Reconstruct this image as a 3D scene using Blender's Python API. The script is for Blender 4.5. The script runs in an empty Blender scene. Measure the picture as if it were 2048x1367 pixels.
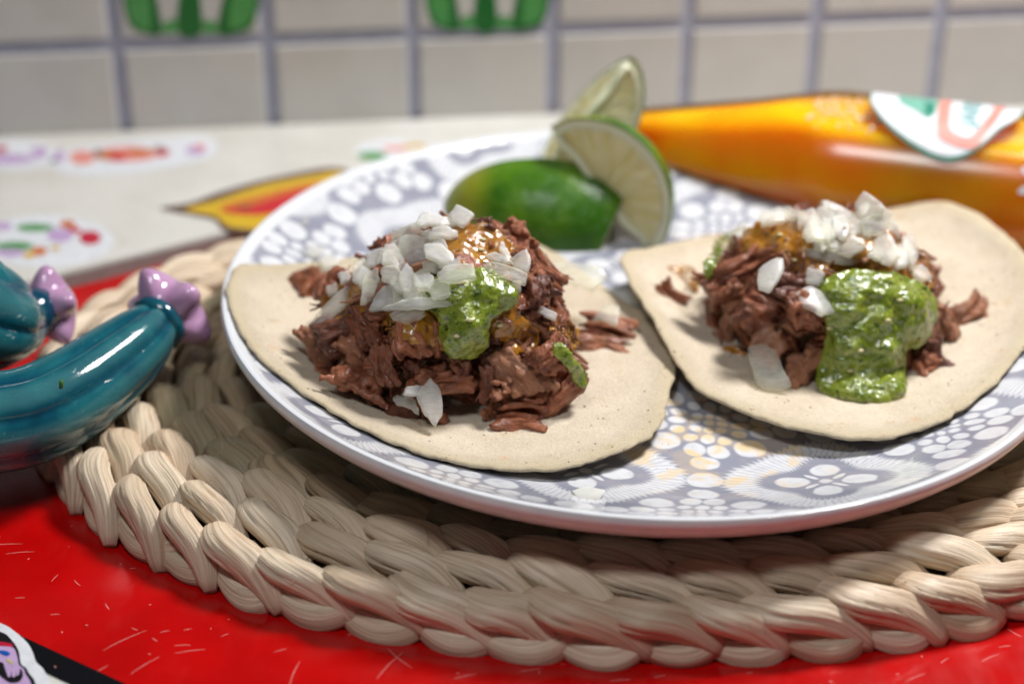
import bpy, bmesh, math, random
import numpy as np
from mathutils import Vector, Matrix, noise
from mathutils.bvhtree import BVHTree
random.seed(7); rng = np.random.default_rng(7)
R_ = math.radians
S = 0.01                                   # every length below is in centimetres
sc = bpy.context.scene

# ------------------------------------------------------------------ camera
CAM = np.array([-4.146, -51.625, 30.068]); EL = R_(28.724); FMM = 62.0
cd = bpy.data.cameras.new('camera'); cam = bpy.data.objects.new('camera', cd); sc.collection.objects.link(cam)
cam.location = Vector(CAM) * S; cam.rotation_euler = (R_(90) - EL, 0, 0)
cd.lens = FMM; cd.sensor_width = 36; cd.clip_start = 0.02; cd.clip_end = 50
cd.dof.use_dof = True; cd.dof.focus_distance = 0.505; cd.dof.aperture_fstop = 5.4; cd.dof.aperture_blades = 9
sc.camera = cam

# ------------------------------------------------------------------ light
w = bpy.data.worlds.new('World'); sc.world = w; w.use_nodes = True
w.node_tree.nodes['Background'].inputs[0].default_value = (0.93, 0.96, 1.0, 1)
w.node_tree.nodes['Background'].inputs[1].default_value = 0.04
def area(name, loc, target, size, power, col, sy=None):
    l = bpy.data.lights.new(name, 'AREA'); l.shape = 'RECTANGLE'; l.size = size * S; l.size_y = (sy or size) * S
    l.energy = power; l.color = col
    o = bpy.data.objects.new(name, l); sc.collection.objects.link(o); o.location = Vector(loc) * S
    o.rotation_euler = (Vector(target) - Vector(loc)).to_track_quat('-Z', 'Y').to_euler(); o['kind'] = 'helper'
    return o
area('key_lamp', (27, 16, 60), (-2, 0, 2), 14, 6.5, (1.0, 0.98, 0.965))
area('fill_lamp', (-16, -34, 74), (-2, 0, 2), 18, 1.95, (0.95, 0.97, 1.0), 12)
vs = sc.view_settings; vs.view_transform = 'Standard'; vs.look = 'None'; vs.exposure = 0.0; vs.gamma = 1.0
sc.render.engine = 'CYCLES'
sc.cycles.use_denoising = True
sc.cycles.max_bounces = 7; sc.cycles.transparent_max_bounces = 14; sc.cycles.use_adaptive_sampling = True; sc.cycles.adaptive_threshold = 0.03
sc.cycles.sample_clamp_indirect = 4.0

# ------------------------------------------------------------------ pixel <-> place helpers (2048 x 1367 frame)
FPX = 2048 * FMM / 36
FW = np.array([0, math.cos(EL), -math.sin(EL)]); RT = np.array([1., 0, 0]); UP = np.array([0, math.sin(EL), math.cos(EL)])
def ray(x, y): return FW + RT * (x - 1024) / FPX + UP * (683.5 - y) / FPX
def at(x, y, z):
    d = ray(x, y); return CAM + d * (z - CAM[2]) / d[2]
def aty(x, y, Y):
    d = ray(x, y); return CAM + d * (Y - CAM[1]) / d[1]
def pr(p):
    d = np.asarray(p, float) - CAM; z = d @ FW
    return 1024 + FPX * (d @ RT) / z, 683.5 - FPX * (d @ UP) / z

# ------------------------------------------------------------------ object helpers
WL = {}                                    # world location (cm) of every object's origin
def mesh(name, V, F, smooth=True, uv=None, attr=None):
    me = bpy.data.meshes.new(name)
    me.from_pydata([tuple(v) for v in np.asarray(V, float) * S], [], [tuple(f) for f in F])
    if smooth: me.polygons.foreach_set('use_smooth', [True] * len(me.polygons))
    if uv is not None:
        l = me.uv_layers.new(name='UVMap'); vi = np.empty(len(me.loops), int); me.loops.foreach_get('vertex_index', vi)
        l.data.foreach_set('uv', np.asarray(uv, float)[vi].ravel())
    if attr:
        for k, a in attr.items():
            t = me.attributes.new(k, 'FLOAT', 'POINT'); t.data.foreach_set('value', np.asarray(a, float))
    me.update(); return me
def link(name, data, mat=None, parent=None, org=(0, 0, 0)):
    o = bpy.data.objects.new(name, data); sc.collection.objects.link(o)
    org = np.asarray(org, float); WL[o] = org; o.parent = parent
    o.location = Vector(org - (WL[parent] if parent else 0)) * S
    if mat and data and not data.materials: data.materials.append(mat)
    return o
def tag(o, label=None, cat=None, group=None, kind=None):
    for k, v in (('label', label), ('category', cat), ('group', group), ('kind', kind)):
        if v: o[k] = v
    return o
def thing(name, loc, label, cat, group=None): return tag(link(name, None, None, None, loc), label, cat, group)
def fixn(me):
    bm = bmesh.new(); bm.from_mesh(me); bmesh.ops.recalc_face_normals(bm, faces=bm.faces); bm.to_mesh(me); bm.free()
def solid(name, V, F, mat, parent=None, org=None, smooth=True, uv=None, attr=None, fix=False):
    V = np.asarray(V, float)
    if org is None:
        org = WL[parent] if parent else np.array([V[:, 0].mean(), V[:, 1].mean(), V[:, 2].min()])
    me = mesh(name, V - org, F, smooth, uv, attr)
    if fix: fixn(me)
    return link(name, me, mat, parent, org)
def inst(name, me, M, parent):              # M: 4x4 world matrix in cm acting on cm geometry
    o = bpy.data.objects.new(name, me); sc.collection.objects.link(o); o.parent = parent
    L = M.copy(); t = np.array(M.translation); WL[o] = t
    L.translation = Vector((t - WL[parent]) * S if parent else t * S); o.matrix_basis = L
    return o
def grid_faces(n, m, wrap_u=False, off=0):  # n rows, m columns; wrap joins the last column to the first
    F = []
    for i in range(n - 1):
        for j in range(m if wrap_u else m - 1):
            k = (j + 1) % m
            F.append((off + i * m + j, off + i * m + k, off + (i + 1) * m + k, off + (i + 1) * m + j))
    return F
def frames(P):
    P = np.asarray(P, float); T = np.gradient(P, axis=0); T /= np.linalg.norm(T, axis=1)[:, None]
    n = np.cross(T[0], [0, 0, 1.]); 
    if np.linalg.norm(n) < 1e-3: n = np.array([1., 0, 0])
    n /= np.linalg.norm(n); N = []
    for t in T:
        n = n - t * (n @ t); n /= np.linalg.norm(n); N.append(n)
    N = np.array(N); return T, N, np.cross(T, N)
def spline(P, n):
    P = np.asarray(P, float); Q = np.vstack([2 * P[0] - P[1], P, 2 * P[-1] - P[-2]]); out = []
    for t in np.linspace(0, len(P) - 1 - 1e-9, n):
        i = int(t); u = t - i; a, b, c, d = Q[i:i + 4]
        out.append(0.5 * ((2 * b) + (-a + c) * u + (2 * a - 5 * b + 4 * c - d) * u * u + (-a + 3 * b - 3 * c + d) * u ** 3))
    return np.array(out)
def cspline(P, n):
    P = np.asarray(P, float); m = len(P); out = []
    for t in np.linspace(0, m, n, endpoint=False):
        i = int(t); u = t - i; a, b, c, d = P[(i - 1) % m], P[i % m], P[(i + 1) % m], P[(i + 2) % m]
        out.append(0.5 * ((2 * b) + (-a + c) * u + (2 * a - 5 * b + 4 * c - d) * u * u + (-a + 3 * b - 3 * c + d) * u ** 3))
    return np.array(out)
def tube(P, rad, m=12, prof=None):
    T, N, B = frames(P); n = len(P); V = []
    th = np.linspace(0, 2 * np.pi, m, endpoint=False); k = np.ones(m) if prof is None else prof(th)
    for i in range(n):
        r = rad[i] if np.ndim(rad) else rad
        V += list(P[i] + r * k[:, None] * (np.cos(th)[:, None] * N[i] + np.sin(th)[:, None] * B[i]))
    F = grid_faces(n, m, True); a = len(V); V += [P[0], P[-1]]
    for j in range(m): F += [(a, (j + 1) % m, j), (a + 1, (n - 1) * m + j, (n - 1) * m + (j + 1) % m)]
    return np.array(V), F
def lathe(prof, m, c=(0, 0, 0)):
    th = np.linspace(0, 2 * np.pi, m, endpoint=False); V = []
    for r, z in prof: V += [(c[0] + r * math.cos(t), c[1] + r * math.sin(t), c[2] + z) for t in th]
    return np.array(V), grid_faces(len(prof), m, True)
def join(parts):
    V, F, o = [], [], 0
    for v, f in parts:
        V.append(np.asarray(v, float)); F += [tuple(i + o for i in q) for q in f]; o += len(v)
    return np.vstack(V), F
def nz(p, s=1.0, o=0.0): return noise.noise(Vector((p[0] * s + o, p[1] * s - o, p[2] * s + 2 * o)))
def remesh(V, F, vox, smooth=3, disp=None, ratio=None):
    me = mesh('tmp', V, F); o = bpy.data.objects.new('tmp', me); sc.collection.objects.link(o)
    r = o.modifiers.new('r', 'REMESH'); r.mode = 'VOXEL'; r.voxel_size = vox * S
    if smooth:
        s = o.modifiers.new('s', 'SMOOTH'); s.iterations = smooth; s.factor = 0.5
    if ratio:
        d = o.modifiers.new('d', 'DECIMATE'); d.ratio = ratio
    dg = bpy.context.evaluated_depsgraph_get(); out = bpy.data.meshes.new_from_object(o.evaluated_get(dg))
    bpy.data.objects.remove(o); bpy.data.meshes.remove(me)
    n = len(out.vertices); co = np.empty(n * 3); out.vertices.foreach_get('co', co); co = co.reshape(-1, 3) / S
    if disp:
        nn = np.empty(n * 3); out.vertices.foreach_get('normal', nn); nn = nn.reshape(-1, 3)
        co = co + nn * np.array([disp(p) for p in co])[:, None]
    Fs = [tuple(p.vertices) for p in out.polygons]; bpy.data.meshes.remove(out)
    return co, Fs

# ------------------------------------------------------------------ material helpers
class X:                                     # tiny expression wrapper over Math nodes
    def __init__(s, t, sock): s.t, s.k = t, sock
    def _m(s, op, *a, clamp=False):
        n = s.t.nodes.new('ShaderNodeMath'); n.operation = op; n.use_clamp = clamp
        for i, v in enumerate((s,) + a):
            if isinstance(v, X): s.t.links.new(v.k, n.inputs[i])
            else: n.inputs[i].default_value = v
        return X(s.t, n.outputs[0])
    def __add__(s, o): return s._m('ADD', o)
    __radd__ = __add__
    def __sub__(s, o): return s._m('SUBTRACT', o)
    def __rsub__(s, o): return (s * -1) + o
    def __mul__(s, o): return s._m('MULTIPLY', o)
    __rmul__ = __mul__
    def __truediv__(s, o): return s._m('DIVIDE', o)
    def abs(s): return s._m('ABSOLUTE')
    def max(s, o): return s._m('MAXIMUM', o)
    def min(s, o): return s._m('MINIMUM', o)
    def sin(s): return s._m('SINE')
    def cos(s): return s._m('COSINE')
    def sqrt(s): return s._m('SQRT')
    def round(s): return s._m('ROUND')
    def pow(s, o): return s._m('POWER', o)
    def atan2(s, o): return s._m('ARCTAN2', o)
    def sat(s): return s._m('ADD', 0.0, clamp=True)
    def step(s, a, b):                       # smooth ramp a -> b
        n = s.t.nodes.new('ShaderNodeMapRange'); n.interpolation_type = 'SMOOTHSTEP'
        s.t.links.new(s.k, n.inputs[0]); n.inputs[1].default_value = a; n.inputs[2].default_value = b
        if a > b:
            n.inputs[1].default_value = b; n.inputs[2].default_value = a; n.inputs[3].default_value = 1; n.inputs[4].default_value = 0
        return X(s.t, n.outputs[0])
class Mat:
    def __init__(s, name, rough=0.5, base=(0.5, 0.5, 0.5), **kw):
        s.m = bpy.data.materials.new(name); s.m.use_nodes = True; s.t = s.m.node_tree
        s.b = s.t.nodes['Principled BSDF']; s.set('Base Color', base); s.set('Roughness', rough)
        for k, v in kw.items(): s.set(k.replace('_', ' '), v)
    def put(s, sock, v):
        if isinstance(v, X): s.t.links.new(v.k, sock)
        elif isinstance(v, tuple) and len(v) == 3 and sock.type == 'RGBA': sock.default_value = v + (1,)
        else: sock.default_value = v
    def set(s, k, v): s.put(s.b.inputs[k], v)
    def coord(s, scale=(1, 1, 1), kind='Object', rot=(0, 0, 0), loc=(0, 0, 0), rnd=False):
        c = s.t.nodes.new('ShaderNodeTexCoord'); mp = s.t.nodes.new('ShaderNodeMapping')
        k = 100.0 if kind == 'Object' else 1.0
        mp.inputs['Scale'].default_value = tuple(k * v for v in scale); mp.inputs['Rotation'].default_value = rot; mp.inputs['Location'].default_value = loc
        s.t.links.new(c.outputs[kind], mp.inputs[0]); out = X(s.t, mp.outputs[0])
        if rnd:
            a = s.t.nodes.new('ShaderNodeVectorMath'); a.operation = 'ADD'; s.t.links.new(out.k, a.inputs[0])
            s.t.links.new((s.rand() * 37.0).k, a.inputs[1]); out = X(s.t, a.outputs[0])
        return out
    def rand(s):
        n = s.t.nodes.new('ShaderNodeObjectInfo'); return X(s.t, n.outputs['Random'])
    def attr(s, name):
        n = s.t.nodes.new('ShaderNodeAttribute'); n.attribute_name = name; return X(s.t, n.outputs['Fac'])
    def xyz(s, v):
        n = s.t.nodes.new('ShaderNodeSeparateXYZ'); s.t.links.new(v.k, n.inputs[0]); return [X(s.t, o) for o in n.outputs]
    def noise(s, v, scale=1, detail=3, rough=0.5, dist=0):
        n = s.t.nodes.new('ShaderNodeTexNoise'); s.t.links.new(v.k, n.inputs['Vector'])
        n.inputs['Scale'].default_value = scale; n.inputs['Detail'].default_value = detail
        n.inputs['Roughness'].default_value = rough; n.inputs['Distortion'].default_value = dist; return X(s.t, n.outputs[0])
    def voro(s, v, scale=1, feature='F1', out='Distance', rnd=1.0):
        n = s.t.nodes.new('ShaderNodeTexVoronoi'); n.feature = feature; s.t.links.new(v.k, n.inputs['Vector'])
        n.inputs['Scale'].default_value = scale; n.inputs['Randomness'].default_value = rnd; return X(s.t, n.outputs[out])
    def mix(s, f, a, b, mode='MIX'):
        n = s.t.nodes.new('ShaderNodeMix'); n.data_type = 'RGBA'; n.blend_type = mode
        s.put(n.inputs[0], f); s.put(n.inputs[6], a); s.put(n.inputs[7], b); return X(s.t, n.outputs[2])
    def bump(s, h, strength=0.5, dist=0.05, coat=False):
        n = s.t.nodes.new('ShaderNodeBump'); n.inputs['Strength'].default_value = strength; n.inputs['Distance'].default_value = dist * S
        s.t.links.new(h.k, n.inputs['Height']); s.t.links.new(n.outputs[0], s.b.inputs['Normal']); 
        n2 = s.t.nodes.new('ShaderNodeBump'); n2.inputs['Strength'].default_value = strength * 0.35; n2.inputs['Distance'].default_value = dist * S
        s.t.links.new(h.k, n2.inputs['Height'])
        if s.b.inputs['Coat Weight'].default_value > 0 or coat: s.t.links.new(n2.outputs[0], s.b.inputs['Coat Normal'])
        return s
def flat(name, col, rough=0.4):
    M = Mat(name, rough, col); v = M.coord((1, 1, 1)); n = M.noise(v, 2.5, 3)
    M.set('Base Color', M.mix(n.step(0.3, 0.7), col, tuple(c * 0.86 for c in col))); M.set('Roughness', n * 0.15 + (rough - 0.07)); return M.m

def sss(M, wgt, rad, scale=1.0):
    M.set('Subsurface Weight', wgt); M.b.inputs['Subsurface Radius'].default_value = tuple(r * S for r in rad); M.b.inputs['Subsurface Scale'].default_value = scale

# tortilla
M = Mat('tortilla', 0.78); v = M.coord(); e = M.attr('edge')
n1 = M.noise(v, 0.7, 4); n2 = M.noise(v, 9, 4, 0.65); n3 = M.noise(v, 2.6, 3)
c = M.mix(n1.step(0.35, 0.7), (0.60, 0.505, 0.385), (0.67, 0.575, 0.45))
c = M.mix(n3.step(0.5, 0.75) * 0.4, c, (0.54, 0.45, 0.34)); c = M.mix(n2.step(0.45, 0.7) * 0.45, c, (0.78, 0.68, 0.51)); c = M.mix(M.noise(v, 16, 3, 0.7).step(0.5, 0.72) * 0.35, c, (0.47, 0.37, 0.25))
c = M.mix(e.step(0.90, 1.0) * 0.55, c, (0.72, 0.60, 0.38))
vd = M.voro(v, 3.2); c = M.mix(vd.step(0.15, 0.11) * M.noise(v, 1.3, 2).step(0.50, 0.6), c, (0.17, 0.075, 0.03))
vd = M.voro(M.coord(loc=(3, 9, 1)), 6.5); c = M.mix(vd.step(0.20, 0.12) * 0.6 * M.noise(v, 1.9, 2).step(0.45, 0.6), c, (0.30, 0.17, 0.09))
vd = M.voro(M.coord(loc=(5, 2, 4)), 0.55); c = M.mix(vd.step(0.16, 0.02) * 0.30, c, (0.70, 0.36, 0.14)); ts = M.noise(M.coord(loc=(11, 4, 2)), 1.1, 5, 0.7); c = M.mix(ts.step(0.56, 0.74) * 0.6, c, (0.52, 0.36, 0.19))
M.set('Base Color', c); M.bump(n2 * 0.6 + n1 * 1.2 + (vd.step(0.1, 0.04) * -0.2) + M.noise(v, 22, 3, 0.7) * 0.7 * (e.step(0.85, 1.0) + 0.45), 0.8, 0.10); M.set('Specular IOR Level', 0.25)
TORT = M.m
# plate print: two medallions on a square lattice
M = Mat('plate_glaze', 0.12, Coat_Weight=0.3); L = 5.2
PS = 1.32; v = M.coord((1 / L / PS, 1 / L / PS, 1 / L), rot=(0, 0, R_(8)), loc=(0.12, 0.28, 0)); x, y, z = M.xyz(v)
wob = M.noise(M.coord(), 1.4, 2) - 0.5
def dot(u, w_, cx, cy, r, asp=1.0, e=0.045):
    d = ((u - cx).pow(2.0) + ((w_ - cy) * asp).pow(2.0)).sqrt(); return d.step(r + e, r - e)
def absm(a): return a.abs()
def cell(ox):
    a = x - ox; b = y - ox
    a = (a - a.round()) * L + wob * 0.16; b = (b - b.round()) * L - wob * 0.16
    return a, b
a, b = cell(0.0); rho = (a * a + b * b).sqrt(); phi = a.atan2(b)
u, w_ = a.abs().max(b.abs()), a.abs().min(b.abs())
mA = dot(u, w_, 0, 0, 0.13)
mA = mA.max(dot(u, w_, 0.70, 0.0, 0.36, 1.15)); mA = mA.max(dot((u + w_) * 0.7071, (u - w_) * 0.7071, 0.42, 0.0, 0.20, 3.2))
ringR = 1.62 + (phi * 4.0).cos() * 0.22; comb = (phi * 74.0 + wob * 8).sin() * 0.075
ring = (rho - ringR).abs() + comb * ((rho - ringR) * 3.0).abs().min(1.0); mA = mA.max(ring.step(0.46, 0.30) * (((phi * 74.0 + wob * 8).sin()).step(-0.2, -0.95) * -0.4 + 1.0))
a2, b2 = cell(0.5); u2, w2 = a2.abs().max(b2.abs()), a2.abs().min(b2.abs())
mB = dot(u2, w2, 0, 0, 0.12)
for cx, cy, r, asp in ((0.31, 0, 0.12, 1.2), (0.29, 0.29, 0.13, 1), (0.72, 0.0, 0.22, 1.5), (0.72, 0.38, 0.18, 1.15), (1.22, 0.25, 0.27, 1.1), (0.96, 0.96, 0.36, 1.0)):
    mB = mB.max(dot(u2, w2, cx, cy, r, asp))
uc, wc = a.abs(), b.abs()
mC = dot(u, w_, L / 2, 0.0, 0.40)
for cx, cy, r in ((L / 2 - 0.05, 0.85, 0.27), ):
    mC = mC.max(dot(u, w_, cx, cy, r))
mask = mA.max(mB).max(mC); px_, py_, pz_ = M.xyz(M.coord()); rr = (px_ * px_ + py_ * py_).sqrt()
fade = rr.step(13.2, 13.05)
vv = M.coord(); gl = M.noise(vv, 0.9, 3)
c = M.mix(gl.step(0.3, 0.7), (0.265, 0.275, 0.34), (0.315, 0.32, 0.385))
c = M.mix(mask * (M.noise(vv, 3.0, 3).step(0.2, 0.6) * 0.25 + 0.72), c, (0.70, 0.71, 0.74))
c = M.mix(fade, (0.70, 0.72, 0.75), c)
st = M.noise(vv, 0.9, 3, 0.6); near = ((px_ - 1.9) * (px_ - 1.9) + (py_ + 6.6) * (py_ + 6.6)).sqrt().step(5.2, 1.5)
st = st.step(0.46, 0.60) * near * (M.noise(vv, 5, 2) * 0.7 + 0.45) * (mask * 0.7 + 0.3)
c = M.mix(st.sat() * 0.85, c, (0.80, 0.55, 0.20))
vd = M.voro(vv, 2.3); c = M.mix(vd.step(0.07, 0.035) * near, c, (0.35, 0.12, 0.03))
M.set('Base Color', c); M.bump(M.noise(vv, 1.8, 2), 0.22, 0.05)
PLATE = M.m
M = Mat('plate_foot', 0.18, (0.74, 0.74, 0.75)); v = M.coord(); n = M.noise(v, 1.2, 4); M.set('Base Color', M.mix(n.step(0.3, 0.7), (0.70, 0.71, 0.73), (0.79, 0.78, 0.78))); M.bump(M.noise(v, 2.2, 2), 0.15, 0.05); RIM = M.m
# corn husk
def husk(name, c1, c2, c3, rough, green):
    M = Mat(name, rough); rn = M.rand(); v = M.coord((40, 0.8, 1), 'UV', rnd=True); f = M.noise(v, 1.0, 4, 0.6, 0.3); f2 = M.noise(M.coord((90, 2.0, 1), 'UV', rnd=True), 1.0, 3, 0.6)
    big = M.noise(M.coord((2, 3, 1), 'UV', rnd=True), 1.4, 3)
    c = M.mix(rn.step(0.0, 0.8), c1, c2); c = M.mix(rn.step(0.82, 1.0) * 0.5, c, c3); c = M.mix(f.step(0.42, 0.70) * 0.75, c, c3); c = M.mix(big.step(0.5, 0.75) * 0.55, c, green)
    sp = M.voro(M.coord((3.5, 7, 1), 'UV', rnd=True), 1.6); c = M.mix(sp.step(0.055, 0.02) * 0.7, c, (0.10, 0.06, 0.03))
    M.set('Base Color', c); M.set('Roughness', f2 * 0.25 + rough - 0.12); M.bump(f * 0.7 + f2 * 0.6, 0.7, 0.07); M.set('Specular IOR Level', 0.45); return M.m
HUSK = husk('pale_husk', (0.68, 0.525, 0.37), (0.83, 0.69, 0.52), (0.42, 0.27, 0.16), 0.38, (0.66, 0.55, 0.38))
LEAF = husk('green_husk', (0.34, 0.275, 0.17), (0.47, 0.345, 0.22), (0.17, 0.115, 0.06), 0.42, (0.28, 0.285, 0.17))
BASE = flat('mat_core', (0.10, 0.07, 0.04), 0.9)
# food
M = Mat('braised_beef', 0.38); v = M.coord((1.6, 13, 13), rnd=True); g = M.coord(rnd=True); f = M.noise(v, 1, 5, 0.6, 0.5); n = M.noise(g, 1.1, 4); rn = M.rand()
c = M.mix(n.step(0.32, 0.66), (0.125, 0.025, 0.008), (0.37, 0.110, 0.044)); c = M.mix(f.step(0.46, 0.68) * 0.65, c, (0.52, 0.21, 0.105))
c = M.mix(rn.step(0.55, 1.0) * 0.55, c, (0.46, 0.225, 0.125)); c = M.mix(rn.step(0.35, 0.0) * 0.75, c, (0.09, 0.018, 0.007))
M.set('Base Color', c); M.set('Roughness', n * 0.3 + 0.35); M.set('Specular IOR Level', 0.35); M.bump(f * 1.1 + M.noise(g, 11, 4, 0.7) * 1.0, 0.75, 0.11, True); M.set('Coat Weight', 0.6); M.set('Coat Roughness', 0.06); BEEF = M.m
def salsa(name, c1, c2, fleck, seed_w, rough, fl=0.55, clear=0.0):
    M = Mat(name, rough); g = M.coord(); n = M.noise(g, 2.2, 4, 0.6)
    c = M.mix(n.step(0.35, 0.68), c1, c2); d = M.noise(g, 7.0, 3, 0.65, 0.4); c = M.mix(d.step(fl, fl + 0.08) * 0.8, c, fleck)
    d2 = M.noise(M.coord(loc=(7, 3, 1)), 2.7, 2, 0.5, 0.6); c = M.mix(d2.step(fl + 0.08, fl + 0.13) * 0.85, c, tuple(k * 0.75 for k in fleck))
    vd = M.voro(g, 4.2); c = M.mix(vd.step(0.11, 0.06) * seed_w, c, (0.62, 0.55, 0.24))
    M.set('Base Color', c); M.bump(M.noise(g, 3.6, 4, 0.62) * 1.2 + d * 0.25, 0.5, 0.14, True); M.set('Coat Weight', 0.9); M.set('Coat Roughness', 0.05); sss(M, 0.35, (0.22, 0.25, 0.06)); M.set('Transmission Weight', clear); return M.m
GREEN = salsa('green_salsa', (0.155, 0.215, 0.014), (0.30, 0.35, 0.045), (0.022, 0.07, 0.006), 0.7, 0.15, 0.56)
BROWN = salsa('amber_salsa', (0.42, 0.160, 0.010), (0.55, 0.26, 0.028), (0.26, 0.08, 0.008), 0.3, 0.12, 0.66, 0.25)
M = Mat('onion', 0.28, Coat_Weight=0.4); g = M.coord(rnd=True); rn = M.rand(); n = M.noise(M.coord((1.2, 11, 11), rnd=True), 1.2, 4, 0.6)
c = M.mix(rn, (0.95, 0.94, 0.89), (0.93, 0.94, 0.82)); c = M.mix(n.step(0.45, 0.7) * 0.35, c, (0.84, 0.87, 0.66)); M.set('Base Color', c); sss(M, 0.6, (0.6, 0.6, 0.45))
M.bump(n + M.noise(g, 16, 3) * 0.5, 0.45, 0.05, True); t = M.t; tr = t.nodes.new('ShaderNodeBsdfTransparent'); tr.inputs[0].default_value = (0.98, 0.97, 0.90, 1)
lw = t.nodes.new('ShaderNodeLayerWeight'); lw.inputs[0].default_value = 0.35; mx = t.nodes.new('ShaderNodeMixShader')
fac = X(t, lw.outputs['Facing']) * 0.5 + (rn * -0.24 + 0.40) + (n - 0.5) * 0.3; t.links.new(fac.sat().k, mx.inputs[0]); t.links.new(tr.outputs[0], mx.inputs[1]); t.links.new(M.b.outputs[0], mx.inputs[2]); t.links.new(mx.outputs[0], t.nodes['Material Output'].inputs[0]); ONION = M.m
M = Mat('lime_peel', 0.32); g = M.coord(); n = M.noise(g, 0.75, 3); pore = M.voro(g, 6.5)
c = M.mix(n.step(0.35, 0.68), (0.028, 0.110, 0.003), (0.085, 0.200, 0.005)); gx, gy, gz = M.xyz(g); c = M.mix((gx * -1.0).step(1.7, 2.9) * 0.8, c, (0.30, 0.30, 0.02))
c = M.mix(pore.step(0.28, 0.1) * 0.35, c, (0.15, 0.31, 0.02)); M.set('Base Color', c); M.bump(pore.step(0.0, 0.4) + n * 0.6 + M.noise(g, 3, 2), 0.6, 0.07); M.set('Specular IOR Level', 0.35); PEEL = M.m
M = Mat('lime_pith', 0.6); g = M.coord(); n = M.noise(g, 4, 3); M.set('Base Color', M.mix(n, (0.78, 0.77, 0.62), (0.68, 0.71, 0.46))); sss(M, 0.3, (0.2, 0.2, 0.1)); M.bump(n, 0.3, 0.05); PITH = M.m
M = Mat('lime_pulp', 0.25); u_ = M.coord((26, 1.6, 1), 'UV'); f = M.noise(u_, 1, 3, 0.55, 0.6); g = M.coord(); n = M.noise(g, 1.2, 2)
c = M.mix(f.step(0.35, 0.7), (0.70, 0.62, 0.24), (0.86, 0.81, 0.50)); c = M.mix(n.step(0.5, 0.75) * 0.4, c, (0.52, 0.42, 0.09)); M.set('Base Color', c); M.bump(f * 1.3 + n * 0.3, 0.9, 0.12, True); sss(M, 0.5, (0.4, 0.4, 0.15)); M.set('Transmission Weight', 0.1); M.set('Coat Weight', 0.4); PULP = M.m
# ceramics
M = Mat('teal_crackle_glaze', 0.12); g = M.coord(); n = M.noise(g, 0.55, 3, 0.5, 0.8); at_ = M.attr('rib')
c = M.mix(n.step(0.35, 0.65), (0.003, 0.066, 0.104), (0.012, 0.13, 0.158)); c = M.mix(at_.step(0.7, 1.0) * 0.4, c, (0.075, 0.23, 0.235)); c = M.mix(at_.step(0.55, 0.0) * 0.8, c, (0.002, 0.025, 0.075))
cr = M.voro(M.coord((1.0, 1.0, 1.0)), 3.0, 'DISTANCE_TO_EDGE'); cr2 = M.noise(g, 1.5, 2).step(0.42, 0.6); ck = cr.step(0.025, 0.0) * cr2
c = M.mix(ck * 0.55, c, (0.003, 0.05, 0.07)); sp = M.noise(g, 4.5, 4, 0.7); c = M.mix(sp.step(0.62, 0.75) * 0.45, c, (0.16, 0.36, 0.35)); M.set('Base Color', c); M.bump(ck * -0.3 + n * 0.4, 0.2, 0.03); M.set('Coat Weight', 0.5); M.set('Coat Roughness', 0.04); TEAL = M.m
M = Mat('pink_glaze', 0.12, (0.46, 0.22, 0.43), Coat_Weight=0.4); g = M.coord(); n = M.noise(g, 1.3, 3); M.set('Base Color', M.mix(n.step(0.3, 0.7), (0.52, 0.31, 0.49), (0.44, 0.24, 0.41))); M.bump(n, 0.1, 0.05); PINK = M.m
M = Mat('wall_tile_glaze', 0.22); g = M.coord(rnd=True); n = M.noise(g, 0.5, 3); rn = M.rand(); c = M.mix(rn, (0.49, 0.475, 0.45), (0.54, 0.525, 0.495)); c = M.mix(n.step(0.4, 0.7) * 0.5, c, (0.46, 0.445, 0.42)); M.set('Base Color', c); M.bump(n, 0.2, 0.1); TILE = M.m
GROUT = flat('grout', (0.36, 0.37, 0.46), 0.85)
# tables
M = Mat('cream_laminate', 0.28); g = M.coord(); n = M.noise(g, 0.35, 3); M.set('Base Color', M.mix(n.step(0.35, 0.65), (0.60, 0.58, 0.53), (0.66, 0.645, 0.60))); M.set('Roughness', M.noise(g, 3, 3) * 0.2 + 0.2); CREAM = M.m
M = Mat('red_enamel', 0.14); g = M.coord(); n = M.noise(g, 0.4, 4); sm = M.noise(M.coord((1, 0.35, 1), rot=(0, 0, 0.6)), 1.3, 4, 0.65)
c = M.mix(n.step(0.35, 0.7), (0.43, 0.0015, 0.0015), (0.52, 0.002, 0.002)); c = M.mix(sm.step(0.55, 0.8) * 0.05, c, (0.72, 0.10, 0.08)); M.set('Base Color', c)
M.set('Roughness', sm * 0.22 + 0.08); M.bump(n + M.noise(g, 2.0, 2) * 0.2, 0.06, 0.05); RED = M.m
BLACK = flat('black_enamel', (0.006, 0.006, 0.008), 0.2)
EDGE = flat('shaded_cream_edge', (0.30, 0.30, 0.28), 0.5)  # cream board's front face, its shade put into this grey
SCR = flat('scratched_paint', (0.74, 0.30, 0.27), 0.6)
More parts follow.
